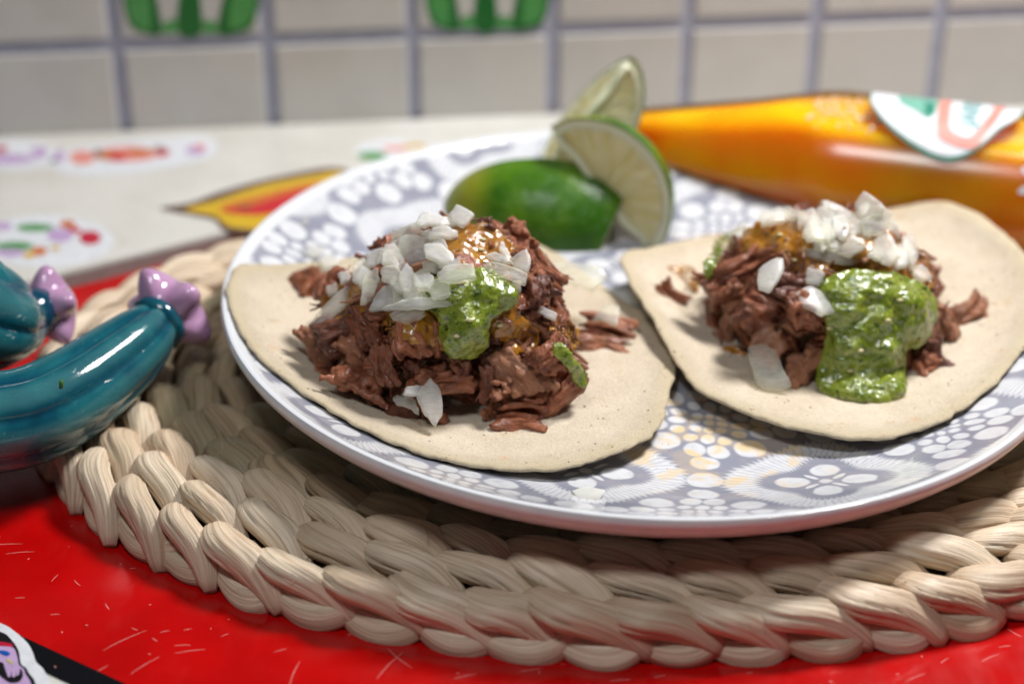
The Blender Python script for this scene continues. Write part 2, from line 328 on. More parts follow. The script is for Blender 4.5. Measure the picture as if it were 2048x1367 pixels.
# bottle
M = Mat('clear_glass'); t = M.t; tr = t.nodes.new('ShaderNodeBsdfTransparent'); gl_ = t.nodes.new('ShaderNodeBsdfGlossy'); fr = t.nodes.new('ShaderNodeFresnel'); mx = t.nodes.new('ShaderNodeMixShader')
tr.inputs[0].default_value = (0.97, 0.97, 0.96, 1); gl_.inputs['Roughness'].default_value = 0.24; fr.inputs[0].default_value = 1.3
t.links.new(fr.outputs[0], mx.inputs[0]); t.links.new(tr.outputs[0], mx.inputs[1]); t.links.new(gl_.outputs[0], mx.inputs[2]); t.links.new(mx.outputs[0], t.nodes['Material Output'].inputs[0]); GLASS = M.m
M = Mat('orange_soda', 0.2, (0.86, 0.235, 0.0)); g = M.coord(); n = M.noise(g, 0.4, 2); M.set('Base Color', M.mix(n.step(0.3, 0.7), (0.96, 0.36, 0.002), (0.98, 0.47, 0.004))); sss(M, 1.0, (3.5, 1.8, 0.1)); SODA = M.m
M = Mat('foam', 0.5, (0.80, 0.72, 0.66)); g = M.coord(); M.bump(M.voro(g, 5), 0.6, 0.1); sss(M, 0.4, (0.3, 0.3, 0.3)); FOAM = M.m
INK = {k: flat('ink_' + k, c, 0.35) for k, c in dict(white=(0.74, 0.76, 0.80), green=(0.01, 0.20, 0.13), pale_green=(0.17, 0.42, 0.33), red=(0.72, 0.16, 0.10), salmon=(0.76, 0.27, 0.22), teal=(0.12, 0.36, 0.36), dark_green=(0.006, 0.13, 0.02), leaf_green=(0.07, 0.29, 0.075),
        yellow=(0.66, 0.42, 0.02), orange=(0.58, 0.16, 0.03), purple=(0.42, 0.20, 0.52), lilac=(0.52, 0.36, 0.60), scarlet=(0.58, 0.02, 0.03), blue=(0.005, 0.09, 0.42), black=(0.008, 0.007, 0.008), straw=(0.55, 0.48, 0.22), crimson=(0.50, 0.01, 0.04), brown=(0.12, 0.07, 0.05)).items()}
INKW = INK['white']
HERB = flat('herb', (0.05, 0.16, 0.01), 0.5)

# ================================================================== SETTING
ZS = 0.65                                   # top of the raised cream board
def sheet(poly, z0, z1):
    n = len(poly); V = [(p[0], p[1], z0) for p in poly] + [(p[0], p[1], z1) for p in poly]
    return np.array(V), [tuple(range(n, 2 * n)), tuple(reversed(range(n)))] + [(i, (i + 1) % n, n + (i + 1) % n, n + i) for i in range(n)]
WA = 6.36; TA = math.tan(R_(WA)); WY = 23.94   # wall foot: y = WY + x*TA
def wy(x): return WY + x * TA
V, F = sheet([(-90, -70), (90, -70), (90, wy(90) + .4), (-90, wy(-90) + .4)], -3.0, -0.02)
table = tag(solid('tabletop', V, F, CREAM, smooth=False), 'cream laminate tabletop under everything', kind='structure')
e1 = np.array([-20.7, 7.46]); ed = np.array([0.841, 0.541])        # front edge line of the board
b1 = at(48, 1273, 0)[:2]; bd = at(249, 1365.5, 0)[:2] - b1; bd /= np.linalg.norm(bd); bn = np.array([-bd[1], bd[0]])
pL = e1 - ed * 0; A_ = np.array([[ed[0], -bd[0]], [ed[1], -bd[1]]]); tt = np.linalg.solve(A_, b1 - e1); corner = e1 + ed * tt[0]
fr_ = b1 + bd * 60; endr = e1 + ed * 27.0
red_poly = [corner, fr_, np.array([80, fr_[1]]), np.array([80, 12.5]), e1 + ed * ((12.5 - e1[1]) / ed[1])]
V, F = sheet([p for p in red_poly], -0.018, 0.0)
red = solid('red_panel', V, F, RED, table, smooth=False); red['label'] = 'scratched glossy red panel with a black border'
wd = 0.78; V, F = sheet([corner - bn * wd, fr_ - bn * wd, fr_ + bn * 0.0, corner + bn * 0.0], -0.018, 0.004)
solid('black_border', V, F, BLACK, table, smooth=False)
# scratches on the red enamel
parts = []
def scratch(p, ang, ln, wdt, z=0.004):
    d = np.array([math.cos(ang), math.sin(ang)]); n = np.array([-d[1], d[0]]); k = 6; V = []
    for i in range(k + 1):
        t_ = i / k; q = p + d * ln * (t_ - .5) + n * math.sin(t_ * 3) * ln * 0.04; h = wdt * (0.25 + 0.75 * math.sin(math.pi * (0.08 + 0.84 * t_)))
        V += [(*(q + n * h), z), (*(q - n * h), z)]
    parts.append((V, [(2 * i, 2 * i + 1, 2 * i + 3, 2 * i + 2) for i in range(k)]))
for x, y, a, l in ((250, 1280, 40, 1.5), (270, 1257, 150, .25), (330, 1262, 20, .3), (380, 1302, 12, .9), (365, 1290, 5, .5), (780, 1330, 60, 1.4), (800, 1315, 130, 1.2), (590, 1345, 80, 1.1), (215, 1212, 120, .35), (155, 1165, 130, .4), (40, 1195, 5, .3), (110, 1228, 5, .3), (40, 1105, 8, .9), (10, 1089, 5, 1.1), (110, 1155, 70, .4), (200, 1340, 50, .6), (290, 1330, 48, 1.1), (375, 1258, 15, .25), (930, 1352, 20, .7), (1060, 1340, 12, .8), (700, 1268, 30, .15), (450, 1269, 30, .25), (265, 1136, 10, .2), (560, 1300, 25, .4), (310, 1278, 140, .25), (2030, 1265, 130, .5), (2010, 1292, 10, .4), (1980, 1315, 30, .7), (1890, 1320, 40, .4), (1830, 1355, 30, .8), (1320, 1352, 15, .4), (1500, 1345, 10, .2), (1240, 1360, 5, .6)):
    scratch(at(x, y, 0)[:2], R_(a), l * .9, 0.010)
for i in range(60):
    x, y = random.uniform(0, 2048), random.uniform(1020, 1367)
    scratch(at(x, y, 0)[:2], random.uniform(0, 3.1), random.uniform(.03, .10), random.uniform(.008, .016), 0.004 + 0.00001 * i)
V, F = join(parts); tag(solid('scratch_marks', V, F, SCR, table, smooth=False), kind='stuff')
# raised cream board at the back left
far = np.array([-90, wy(-90) - .05]); Lb = e1 - ed * 80; rb = np.array([endr[0] + 1.2, wy(endr[0] + 1.2) - .05])
rb_e = e1 + ed * 27.0
board = thing('counter_board', (-25, 16, 0), 'raised cream board with its front edge painted grey for shade, covered in stickers', 'counter')
off = np.array([-ed[1], ed[0]])
poly = [Lb + off * .12, rb_e + off * .12, rb, far]
V, F = sheet(poly, 0.005, ZS); solid('board_top', V, F, CREAM, board, smooth=False)
V, F = sheet([Lb, rb_e, rb_e + off * .117, Lb + off * .117], 0.005, ZS - .10); solid('shaded_front_edge', V, F, EDGE, board, smooth=False)
# tiled wall: every tile of its own
wall = tag(link('tiled_wall', None, None, None, (0, WY, 0)), 'wall of cream glazed tiles with blue grey grout', kind='structure')
WD = np.array([math.cos(R_(WA)), math.sin(R_(WA)), 0]); WN = np.array([math.sin(R_(WA)), -math.cos(R_(WA)), 0]); W0 = np.array([0, WY, 0.])
def onwall(x, y, d=0.0):                     # pixel -> (s along wall, z)
    r = ray(x, y); k = ((W0 + WN * d - CAM) @ WN) / (r @ WN); p = CAM + r * k; return (p - W0) @ WD, p[2]
def wpt(s_, z_, d): return W0 + WD * s_ + np.array([0, 0, z_]) + WN * d
gl = [onwall(*p) for p in ((231, 82), (536, 77.6), (825, 70), (1106, 59), (1376, 50), (1634, 47), (1881.5, 35))]
zg = float(np.mean([g[1] for g in gl])); sx = [g[0] for g in gl]; tw = (sx[-1] - sx[0]) / 6
sx = [sx[0] - tw * k for k in (4, 3, 2, 1)] + sx + [sx[-1] + tw * k for k in (1, 2, 3, 4, 5)]
zr = [zg - 2 * tw, zg - tw, zg, zg + tw, zg + 2 * tw]
V, F = [], []
Q = [wpt(sx[0] - 2, -2.9, -1.2), wpt(sx[-1] + 2, -2.9, -1.2), wpt(sx[-1] + 2, zr[-1] + 1, -1.2), wpt(sx[0] - 2, zr[-1] + 1, -1.2)]
V = Q + [q + WN * 1.05 for q in Q]; F = [(0, 3, 2, 1), (4, 5, 6, 7), (0, 1, 5, 4), (1, 2, 6, 5), (2, 3, 7, 6), (3, 0, 4, 7)]
solid('grout_bed', V, F, GROUT, wall, smooth=False)
GW = 0.30
def tile(s0, s1, z0, z1):
    s0 += GW; s1 -= GW; z0 += GW; z1 -= GW; b_ = 0.12; V = []
    for ins, d in ((0, -0.2), (0, -0.08), (b_ * .3, -0.02), (b_, 0.0)):
        V += [wpt(s0 + ins, z0 + ins, d), wpt(s1 - ins, z0 + ins, d), wpt(s1 - ins, z1 - ins, d), wpt(s0 + ins, z1 - ins, d)]
    F = [(4 * k + i, 4 * k + (i + 1) % 4, 4 * k + 4 + (i + 1) % 4, 4 * k + 4 + i) for k in range(3) for i in range(4)] + [(12, 13, 14, 15)]
    V = np.array(V); return solid('tile', V, F, TILE, wall, org=V.mean(0), smooth=False)
for i in range(len(sx) - 1):
    for j in range(len(zr) - 1): tile(sx[i] + rng.uniform(-.03, .03), sx[i + 1] + rng.uniform(-.03, .03), zr[j], zr[j + 1])
def decal(polys, fn, mat, name, parent, lift):
    for k, poly in enumerate(polys):
        q = [fn(x, y, lift + 0.0008 * k) for x, y in cspline(poly, 5 * len(poly))]; c_ = np.mean(q, 0)
        solid(name, q + [c_], [(i, (i + 1) % len(q), len(q)) for i in range(len(q))], mat, parent, smooth=False)
def wfn(x, y, d):
    s_, z_ = onwall(x, y, d); return wpt(s_, z_, d)
for dx, dy, kx in ((0, 0, 1.0), (603, -9, 0.92)):
    T_ = lambda L_: [[(245 + (x - 245) * kx + dx, y + dy) for x, y in p] for p in L_]
    root = link('painted_leaves', None, None, wall, wfn(380 + dx, 10 + dy, 0)); root['label'] = 'green agave leaves painted on tile'
    decal(T_([[(246, -110), (290, -90), (312, -10), (322, 66), (285, 66), (258, 48), (244, -20)], [(516, -110), (470, -90), (448, -10), (436, 66), (480, 66), (508, 48), (520, -20)], [(378, -120), (398, -20), (402, 66), (356, 66), (360, -20)]]), wfn, INK['dark_green'], 'leaf_outline', root, 0.012)
    decal(T_([[(252, -90), (275, -80), (298, -10), (300, 58), (282, 58), (262, 40), (250, -20)], [(510, -90), (485, -80), (464, -10), (458, 54), (478, 56), (502, 40), (514, -20)], [(325, 50), (345, 38), (356, 50), (350, 66), (326, 66)], [(404, 50), (416, 40), (436, 50), (434, 66), (406, 66)]]), wfn, INK['leaf_green'], 'leaf_fill', root, 0.016)

# ---- stickers on the board and one in the front corner
def sfn(z): return lambda x, y, d: at(x, y, z + d)
def sticker(label, layers, z):
    x0, y0 = np.mean(layers[0][1][0], 0); r = thing('sticker', at(x0, y0, z), label, 'sticker')
    for k, (col, polys, nm) in enumerate(layers): decal(polys, sfn(z), INK[col], nm, r, 0.006 + 0.003 * k)
def ell(x, y, a, b, n=10, wob=0.0): return [(x + a * math.cos(t) * (1 + wob * math.sin(3 * t + x)), y + b * math.sin(t) * (1 + wob * math.cos(2 * t))) for t in np.linspace(0, 2 * np.pi, n, endpoint=False)]
sticker('oval sticker with red and orange picture near the wall', [('white', [[(100, 330), (130, 300), (210, 286), (330, 276), (400, 270), (432, 285), (425, 312), (340, 335), (220, 350), (140, 348)]], 'backing'),
    ('salmon', [ell(165, 315, 26, 14), ell(255, 308, 60, 15)], 'print'), ('orange', [ell(280, 303, 28, 7), ell(215, 310, 24, 10)], 'print'), ('scarlet', [ell(235, 315, 18, 8), ell(325, 305, 14, 8)], 'print'), ('brown', [ell(195, 305, 8, 7), ell(320, 297, 12, 4)], 'print'), ('lilac', [ell(120, 312, 10, 12), ell(392, 300, 20, 10)], 'print'), ('salmon', [ell(400, 293, 12, 5)], 'print')], ZS)
sticker('lilac sticker cut off by the left edge near the wall', [('white', [ell(20, 310, 100, 30, 12)], 'backing'), ('lilac', [ell(10, 318, 60, 10), ell(78, 305, 16, 12)], 'print'), ('crimson', [ell(2, 298, 12, 7)], 'print')], ZS)
sticker('yellow and red flame sticker beside the plate', [('brown', [[(320, 418), (380, 405), (450, 380), (560, 352), (680, 335), (720, 380), (640, 440), (560, 470), (450, 462), (425, 440)]], 'outline'), ('yellow', [[(370, 418), (430, 402), (520, 372), (620, 352), (690, 345), (700, 400), (600, 455), (470, 455), (430, 432)]], 'print'), ('orange', [[(440, 415), (520, 390), (600, 370), (650, 365), (640, 395), (560, 425)]], 'print'), ('scarlet', [[(440, 422), (500, 412), (600, 380), (650, 378), (600, 410), (520, 430)]], 'print'), ('brown', [ell(490, 415, 18, 3)], 'print')], ZS)
sticker('oval green and red sticker at the left edge behind the cactus', [('white', [ell(90, 482, 138, 52, 14)], 'backing'), ('leaf_green', [ell(70, 455, 38, 8), ell(30, 492, 38, 9)], 'print'), ('orange', [ell(78, 502, 16, 9), ell(135, 448, 16, 8)], 'print'), ('crimson', [ell(180, 475, 22, 14), ell(150, 460, 14, 6)], 'print'), ('lilac', [ell(120, 470, 26, 14), ell(20, 505, 30, 8), ell(5, 452, 18, 8)], 'print'), ('yellow', [ell(58, 510, 12, 6), ell(110, 495, 10, 5)], 'print'), ('white', [ell(100, 488, 14, 6)], 'print')], ZS)
sticker('pale green and pink sticker peeking from behind the plate', [('white', [ell(790, 300, 80, 22, 12)], 'backing'), ('leaf_green', [ell(745, 312, 30, 9)], 'print'), ('salmon', [ell(790, 297, 26, 5)], 'print'), ('yellow', [ell(830, 292, 24, 5)], 'print')], ZS)
sticker('purple grinning sugar skull sticker in the front corner', [
    ('white', [[(-140, 1270), (-60, 1235), (0, 1245), (30, 1262), (55, 1285), (66, 1305), (72, 1322), (85, 1335), (95, 1352), (105, 1380), (100, 1430), (-140, 1430)]], 'backing'),
    ('black', [[(-140, 1285), (-60, 1255), (0, 1262), (22, 1277), (37, 1300), (42, 1326), (52, 1334), (58, 1345), (70, 1362), (75, 1400), (60, 1430), (-140, 1430)]], 'print'),
    ('lilac', [[(-130, 1300), (-40, 1288), (0, 1291), (26, 1294), (34, 1310), (38, 1328), (47, 1336), (52, 1348), (62, 1366), (66, 1400), (40, 1425), (-130, 1425)]], 'print'),
    ('crimson', [[(-60, 1276), (0, 1282), (22, 1286), (25, 1292), (0, 1290), (-60, 1286)]], 'print'),
    ('black', [[(-50, 1330), (0, 1322), (10, 1335), (14, 1348), (24, 1351), (37, 1345), (42, 1336), (46, 1350), (38, 1362), (20, 1364), (4, 1354), (-10, 1345), (-50, 1345)]], 'print'),
    ('lilac', [[(14, 1330), (22, 1328), (21, 1350), (15, 1350)], [(24, 1328), (31, 1330), (31, 1350), (24, 1350)], [(33, 1332), (39, 1335), (38, 1346), (33, 1349)]], 'print'),
    ('blue', [[(-4, 1300), (10, 1300), (20, 1305), (16, 1310), (6, 1308)]], 'print'), ('straw', [[(12, 1316), (20, 1318), (27, 1324), (23, 1327), (16, 1322)]], 'print')], 0.006)

# ================================================================== PLACEMAT
MA, MB = 20.5, 15.05
placemat = thing('woven_placemat', (0, 0, 0), 'oval placemat braided from pale corn husk under the plate', 'placemat')
def oval(a, b, n): t = np.linspace(0, 2 * np.pi, n, endpoint=False); y = b * np.sin(t); return np.c_[a * np.cos(t), np.where(y > 0, y * 0.87, y)]
prof = [(0.0, 0.03), (-0.35, 0.05), (-0.55, 0.5), (-1.1, 0.85), (-4.5, 0.85), (-9, 0.85)]
V = []; 
for d, z in prof: V += [(x, y, z) for x, y in oval(MA - 0.9 + d, MB - 0.9 + d, 72)]
F = grid_faces(len(prof), 72, True) + [tuple(range(72 * 5, 72 * 6))]
solid('woven_core', V, F, BASE, placemat)
def strand_mesh(name, Ln, W, T, ridge, seed, flatten=False):
    r_ = random.Random(seed); n, m = (18, 52) if not flatten else (13, 24); V = []; UV = []
    ph = [r_.uniform(0, 6.28) for _ in range(6)]; tw = r_.uniform(.1, .45)
    for i in range(n):
        s = i / (n - 1); x = Ln * (s - 0.5); arch = math.sin(math.pi * s ** 0.78)
        if flatten:
            wd = W * (0.80 + 0.20 * arch ** 0.4); zc = T * (1.5 * s - 0.8) + 0.05 * math.sin(6 * s + ph[0]) * T * 3; th = T * .62; yc = 0.05 * math.sin(4 * s + ph[1])
        else:
            zc = T * (0.85 * arch ** 0.8 - 0.42 - 0.18 * s); yc = 0.13 * W * math.sin(2 * math.pi * (s - .5) + .3 * math.sin(ph[0]))
            wd = W * (0.34 + 0.66 * arch ** 0.65) * (1 + .05 * math.sin(3 * s + ph[1])); th = T * (0.5 + 0.5 * arch ** 0.7)
        for j in range(m):
            a = 2 * math.pi * j / m; ca, sa = math.cos(a), math.sin(a); b_ = a + 0.5 * math.sin(2 * s + ph[5])
            k = 1 + ridge * (math.sin(5 * b_ + ph[2]) * .45 - 1.5 * (1 - abs(math.sin(4.5 * b_ + ph[3] - 1.2 * s))) ** 4 - 1.0 * (1 - abs(math.sin(8 * b_ + ph[1] + .8 * s))) ** 4 + math.sin(19 * b_ + ph[4]) * .25) * (0.45 + arch)
            ex = 0.85 if not flatten else 0.45
            cy = math.copysign(abs(ca) ** ex, ca) * wd / 2 * k; cz = math.copysign(abs(sa) ** (1.0 if not flatten else .6), sa) * th / 2 * k
            q = tw * (s - .5) * 2 if not flatten else 0; yy = cy * math.cos(q) - cz * math.sin(q); zz = cy * math.sin(q) + cz * math.cos(q)
            skew = (-0.5 if seed % 3 else -0.1) * cy if flatten else 0.22 * cy
            if flatten: zz += -0.16 * abs(cy) ** 1.5 + 0.10 * T * math.sin(9 * cy + ph[3])
            V.append((x + skew, yc + yy, zc + zz)); UV.append((j / m, s))
    F = grid_faces(n, m, True); F += [tuple(reversed(range(m))), tuple(range((n - 1) * m, n * m))]
    me = mesh(name, V, F, uv=UV); fixn(me); return me
def belly_mesh(seed):
    r_ = random.Random(seed); n, m = 18, 30; V = []; UV = []; ph = [r_.uniform(0, 6.28) for _ in range(4)]
    for i in range(n):
        s = i / (n - 1); arch = math.sin(math.pi * s); x = 3.1 * (s - .5); yc = 0.55 - 0.85 * arch ** 0.8; wd = 1.22 * (0.55 + 0.45 * arch ** .7); th = 0.95 * (0.55 + .45 * arch ** .7)
        for j in range(m):
            a = 2 * math.pi * j / m; k = 1 + 0.05 * (math.sin(6 * a + ph[0] + .6 * s) * .5 + max(-.5, math.sin(10 * a + ph[1])) * .5 + math.sin(16 * a + ph[2]) * .3)
            V.append((x, yc + math.cos(a) * wd / 2 * k, math.sin(a) * th / 2 * k)); UV.append((j / m, s))
    me = mesh('husk_strand', V, grid_faces(n, m, True) + [tuple(range(m)), tuple(range((n - 1) * m, n * m))], uv=UV); fixn(me); me.materials.append(HUSK); return me
BELLY = [belly_mesh(70 + i) for i in range(5)]
ROPE = [strand_mesh('husk_strand', 3.6, 1.46, 0.86, 0.065, 10 + i) for i in range(7)]
FLATS = [strand_mesh('husk_leaf', 3.3, 1.34, 0.62, 0.05, 40 + i) for i in range(7)]
for m_ in ROPE: m_.materials.append(HUSK)
for m_ in FLATS: m_.materials.append(LEAF)
FLATP = [m_.copy() for m_ in FLATS[:3]]
for m_ in FLATP: m_.materials.clear(); m_.materials.append(HUSK)
def ring_pts(d, step, ph):
    q = oval(MA - d, MB - d, 720); s = np.r_[0, np.cumsum(np.linalg.norm(np.diff(np.vstack([q, q[:1]]), axis=0), axis=1))]
    n = int(s[-1] / step) if step < 10 else int(step); out = []
    for k in range(n):
        u = ((k + ph) / n % 1.0) * s[-1]; i = int(np.searchsorted(s, u) - 1) % 720; a, b = q[i], q[(i + 1) % 720]
        f = (u - s[i]) / max(1e-6, s[i + 1] - s[i]); p = a + (b - a) * f; t_ = (b - a) / np.linalg.norm(b - a); out.append((p, t_))
    return out
rows = [  # inset, height, step, slant, outward tip, meshes, scale
    (0.92, 0.40, 52, -9, 42, BELLY, (1.0, 0.92, 0.92)), (1.0, 0.92, 52, 27, 34, ROPE, (0.98, 0.80, 0.88)),
    (2.16, 1.16, 2.10, 29, 14, ROPE, (1.0, 0.83, 0.92)), (3.38, 1.16, 2.10, 28, 8, ROPE, (1.0, 0.82, 0.88)),
    (4.55, 1.10, 1.95, 27, 8, FLATS, (1, 1, 1.1)), (5.65, 1.10, 1.95, 27, 8, FLATS, (1, 1, 1.1)), (6.75, 1.10, 1.95, 27, 8, FLATS, (1, 1, 1.1)), (7.85, 1.10, 1.95, 27, 8, FLATS, (1, 1, 1.1)), (8.95, 1.10, 1.95, 27, 8, FLATS, (1, 1, 1.1)), (10.0, 1.10, 1.95, 27, 8, FLATS, (1, 1, 1.1)), (11.1, 1.08, 1.95, 27, 8, FLATS, (1, 1, 1.1))]
rest = []; nst = 0
for ri, (d, z, step, slant, tip, meshes, scl) in enumerate(rows):
    for k, (p, t_) in enumerate(ring_pts(d, step, 0.90 if ri == 0 else 0.5 * (ri % 2) + 0.13 * ri)):
        ang = math.atan2(t_[1], t_[0]); back = p[1] > 4 and ri >= 4
        ms = FLATP if back else meshes
        jit = lambda a: random.uniform(-a, a)
        Mx = Matrix.Translation(Vector((p[0] + jit(.06), p[1] + jit(.06), z + jit(.05)))) @ Matrix.Rotation(ang, 4, 'Z') @ Matrix.Rotation(R_(tip + jit(6)), 4, 'X') @ Matrix.Rotation(R_(-slant + jit(9)), 4, 'Z') @ Matrix.Rotation(R_(jit(5)), 4, 'X') @ Matrix.Diagonal((scl[0] * (1 + jit(.10)), scl[1] * (1 + jit(.15)), scl[2] * (1 + jit(.12)), 1))
        # outward is -normal side of the counter clockwise tangent
        px, py = pr((p[0], p[1], z)); under = math.hypot(p[0], p[1] - (0.6 if p[1] < 0 else -0.0)) < 11.6
        me = random.choice(ms)
        seen = -70 < px < 2118 and 380 < py < 1420 and not under and not (p[1] > 3 and p[0] > -12)
        if ri >= 4 and math.hypot(p[0], p[1]) < 9.0: continue
        if seen and nst < 300:
            inst(me.name.split('.')[0], me, Mx, placemat); nst += 1
        else: rest.append((me, Mx))
for mat_, sel in ((HUSK, [r for r in rest if r[0].materials[0] == HUSK]), (LEAF, [r for r in rest if r[0].materials[0] == LEAF])):
    P_ = []; UVs = []
    for me, Mx in sel:
        co = np.empty(len(me.vertices) * 3); me.vertices.foreach_get('co', co); co = co.reshape(-1, 3) / S; A = np.array(Mx)
        P_.append((co @ A[:3, :3].T + A[:3, 3], [tuple(f.vertices) for f in me.polygons]))
        uv = np.empty(len(me.loops) * 2); me.uv_layers[0].data.foreach_get('uv', uv); vi = np.empty(len(me.loops), int); me.loops.foreach_get('vertex_index', vi)
        q = np.zeros((len(me.vertices), 2)); q[vi] = uv.reshape(-1, 2); UVs.append(q + [random.random() * 5, random.random() * 5])
    V, F = join(P_); tag(solid('far_strands', V, F, mat_, placemat, uv=np.vstack(UVs)), kind='stuff')

P_ = []
for i in range(26):
    d = random.choice((0.7, 1.3, 2.2, 3.2, 4.4)); q = oval(MA - d, MB - d, 400); k = random.randrange(185, 330); p = q[k]; t_ = q[(k + 1) % 400] - q[k - 1]; t_ /= np.linalg.norm(t_); a = random.gauss(-.35, .5); n_ = np.array([t_[0] * math.cos(a) - t_[1] * math.sin(a), t_[0] * math.sin(a) + t_[1] * math.cos(a)])
    L_ = random.uniform(.5, 1.2); s_ = np.linspace(-.5, .5, 8); z0 = {0.7: 1.3, 1.3: 1.5}.get(d, 1.62)
    path = np.c_[p[0] + n_[0] * s_ * L_ + .1 * np.sin(5 * s_ + i), p[1] + n_[1] * s_ * L_ + .08 * np.cos(4 * s_ + i), z0 + random.uniform(-.06, .08) - 1.4 * s_ ** 2 * random.uniform(.2, .5)]
    P_.append(tube(path, random.uniform(.012, .028) * (1.1 - np.abs(s_) * 1.6), 5))
V, F = join(P_); tag(solid('stray_fibres', V, F, HUSK, placemat, uv=np.zeros((len(V), 2))), kind='stuff')

# ================================================================== PLATE
PZ = 1.62; TILT = 0.0272
def pin(r): return 0.5 if r < 8 else 0.5 + 1.8 * ((r - 8) / 5.5) ** 1.75
def plate_z(x, y): return PZ + pin(min(13.5, math.hypot(x, y))) - x * TILT
plate = thing('dinner_plate', (0, 0, PZ), 'round white and lavender grey plate with stamped medallion print on woven mat', 'plate')
plate.rotation_euler = (0, TILT, 0)
pr_in = [(r, pin(r)) for r in np.r_[np.linspace(0.01, 8, 14), np.linspace(8.4, 13.2, 16)]] + [(13.36, 2.27), (13.46, 2.31), (13.54, 2.29)]
V, F = lathe(pr_in, 200); F.append(tuple(range(200))) if False else None
o = link('printed_face', mesh('printed_face', V, F), PLATE, None); o.parent = plate; o.location = (0, 0, 0)
pr_out = [(13.54, 2.29), (13.60, 2.20), (13.60, 2.05), (13.48, 1.82), (13.1, 1.42), (12.3, 0.95), (11.2, 0.58), (9.6, 0.32), (8.4, 0.22), (7.9, 0.02), (7.4, 0.0), (7.2, 0.25), (0.01, 0.28)]
V, F = lathe(pr_out, 200); o = link('glazed_underside', mesh('glazed_underside', V, F), RIM, None); o.parent = plate; o.location = (0, 0, 0)

# ================================================================== TORTILLAS
BV = []                                     # world geometry for dropping food on (cm)
def bvh():
    V, F = join(BV); return BVHTree.FromPolygons([tuple(v) for v in V], F)
def tortilla(name, pts, label, seed):
    P3 = np.array([at(x, y, z) for x, y, z in pts]); n = 168; O = cspline(P3, n)
    for i in range(n):
        dz = plate_z(O[i, 0], O[i, 1]) + 0.06
        O[i, 2] = max(O[i, 2] - 0.22, dz) + 0.22
    c = O.mean(0); c[2] = plate_z(c[0], c[1]) + 0.34; rings = 40; V = []; E = []; th = 0.21
    for lay in (0, 1):
        for k in range(rings):
            rh = ((k + 1) / rings) ** 0.85
            for i in range(n):
                p = c + (O[i] - c) * rh; p[2] = c[2] + (O[i, 2] - c[2]) * rh ** 2.6
                wv = 0.05 * nz(p, 0.5, seed) + 0.03 * nz(p, 1.5, seed); edge = max(0, (rh - 0.93) / 0.07)
                if lay == 0:
                    low = plate_z(p[0], p[1]) + 0.03 + th; p[2] = max(p[2] + wv, low); p[2] -= 0.05 * edge ** 2 + 0.05 * abs(nz(p, 4, seed)) * edge
                else:
                    p[2] = max(c[2] + (O[i, 2] - c[2]) * rh ** 2.6 + wv - th, plate_z(p[0], p[1]) + 0.03) + 0.02 * edge ** 2
                if k == rings - 1:
                    d = (O[i] - c) / np.linalg.norm(O[i] - c); p = p + d * (0.10 * nz(p, 1.4, seed) + 0.06 * nz(p, 5, seed) + 0.04 * nz(p, 13, seed))
                V.append(p); E.append(rh)
    F = []
    for lay in (0, 1):
        o_ = lay * rings * n; f = grid_faces(rings, n, True, o_); F += f if lay == 0 else [tuple(reversed(q)) for q in f]
    o_ = (rings - 1) * n; mid = len(V)
    for i in range(n):
        p = (V[o_ + i] + V[rings * n + o_ + i]) / 2; d = (O[i] - c); d[2] = 0; d /= np.linalg.norm(d); V.append(p + d * (0.05 + 0.05 * nz(p, 7, seed))); E.append(1.0)
    for i in range(n):
        j = (i + 1) % n; F += [(o_ + j, o_ + i, mid + i, mid + j), (mid + j, mid + i, rings * n + o_ + i, rings * n + o_ + j)]
    a = len(V); V += [c, c - np.array([0, 0, th])]; E += [0, 0]
    for i in range(n): F += [(a, i, (i + 1) % n), (a + 1, rings * n + (i + 1) % n, rings * n + i)]
    V = np.array(V); BV.append((V, F))
    tag(solid(name, V, F, TORT, attr={'edge': E}, fix=True), label, 'tortilla', 'corn tortillas on the plate'); return c
tortilla('corn_tortilla', [(458, 592, 4.15), (480, 540, 4.1), (560, 524, 3.9), (700, 513, 3.4), (850, 496, 2.95), (1000, 480, 2.75), (1080, 488, 2.7), (1170, 545, 2.7), (1260, 605, 2.7), (1330, 670, 2.75), (1352, 702, 2.8), (1338, 770, 2.8), (1312, 852, 2.8), (1240, 893, 2.85), (1160, 919, 2.95), (1060, 932, 3.05), (960, 925, 3.15), (880, 911, 3.25), (805, 890, 3.35), (718, 853, 3.5), (645, 810, 3.65), (586, 767, 3.8), (528, 728, 3.95), (490, 680, 4.1), (466, 635, 4.15)], 'corn tortilla nearer the cactus, under the left meat mound', 3.1)
tortilla('corn_tortilla', [(1245, 505, 3.7), (1300, 492, 3.3), (1400, 470, 2.9), (1500, 455, 2.75), (1650, 440, 2.75), (1800, 430, 3.0), (1900, 437, 3.2), (1980, 466, 3.4), (2040, 508, 3.55), (2072, 580, 3.6), (2066, 650, 3.4), (2035, 705, 3.2), (1985, 762, 3.0), (1900, 825, 2.85), (1800, 863, 2.8), (1720, 872, 2.8), (1640, 858, 2.85), (1560, 843, 2.9), (1480, 812, 2.95), (1400, 772, 3.05), (1368, 735, 3.1), (1340, 690, 3.3), (1300, 622, 3.5), (1262, 558, 3.6)], 'corn tortilla nearer the bottle, its left tip curled up', 8.7)

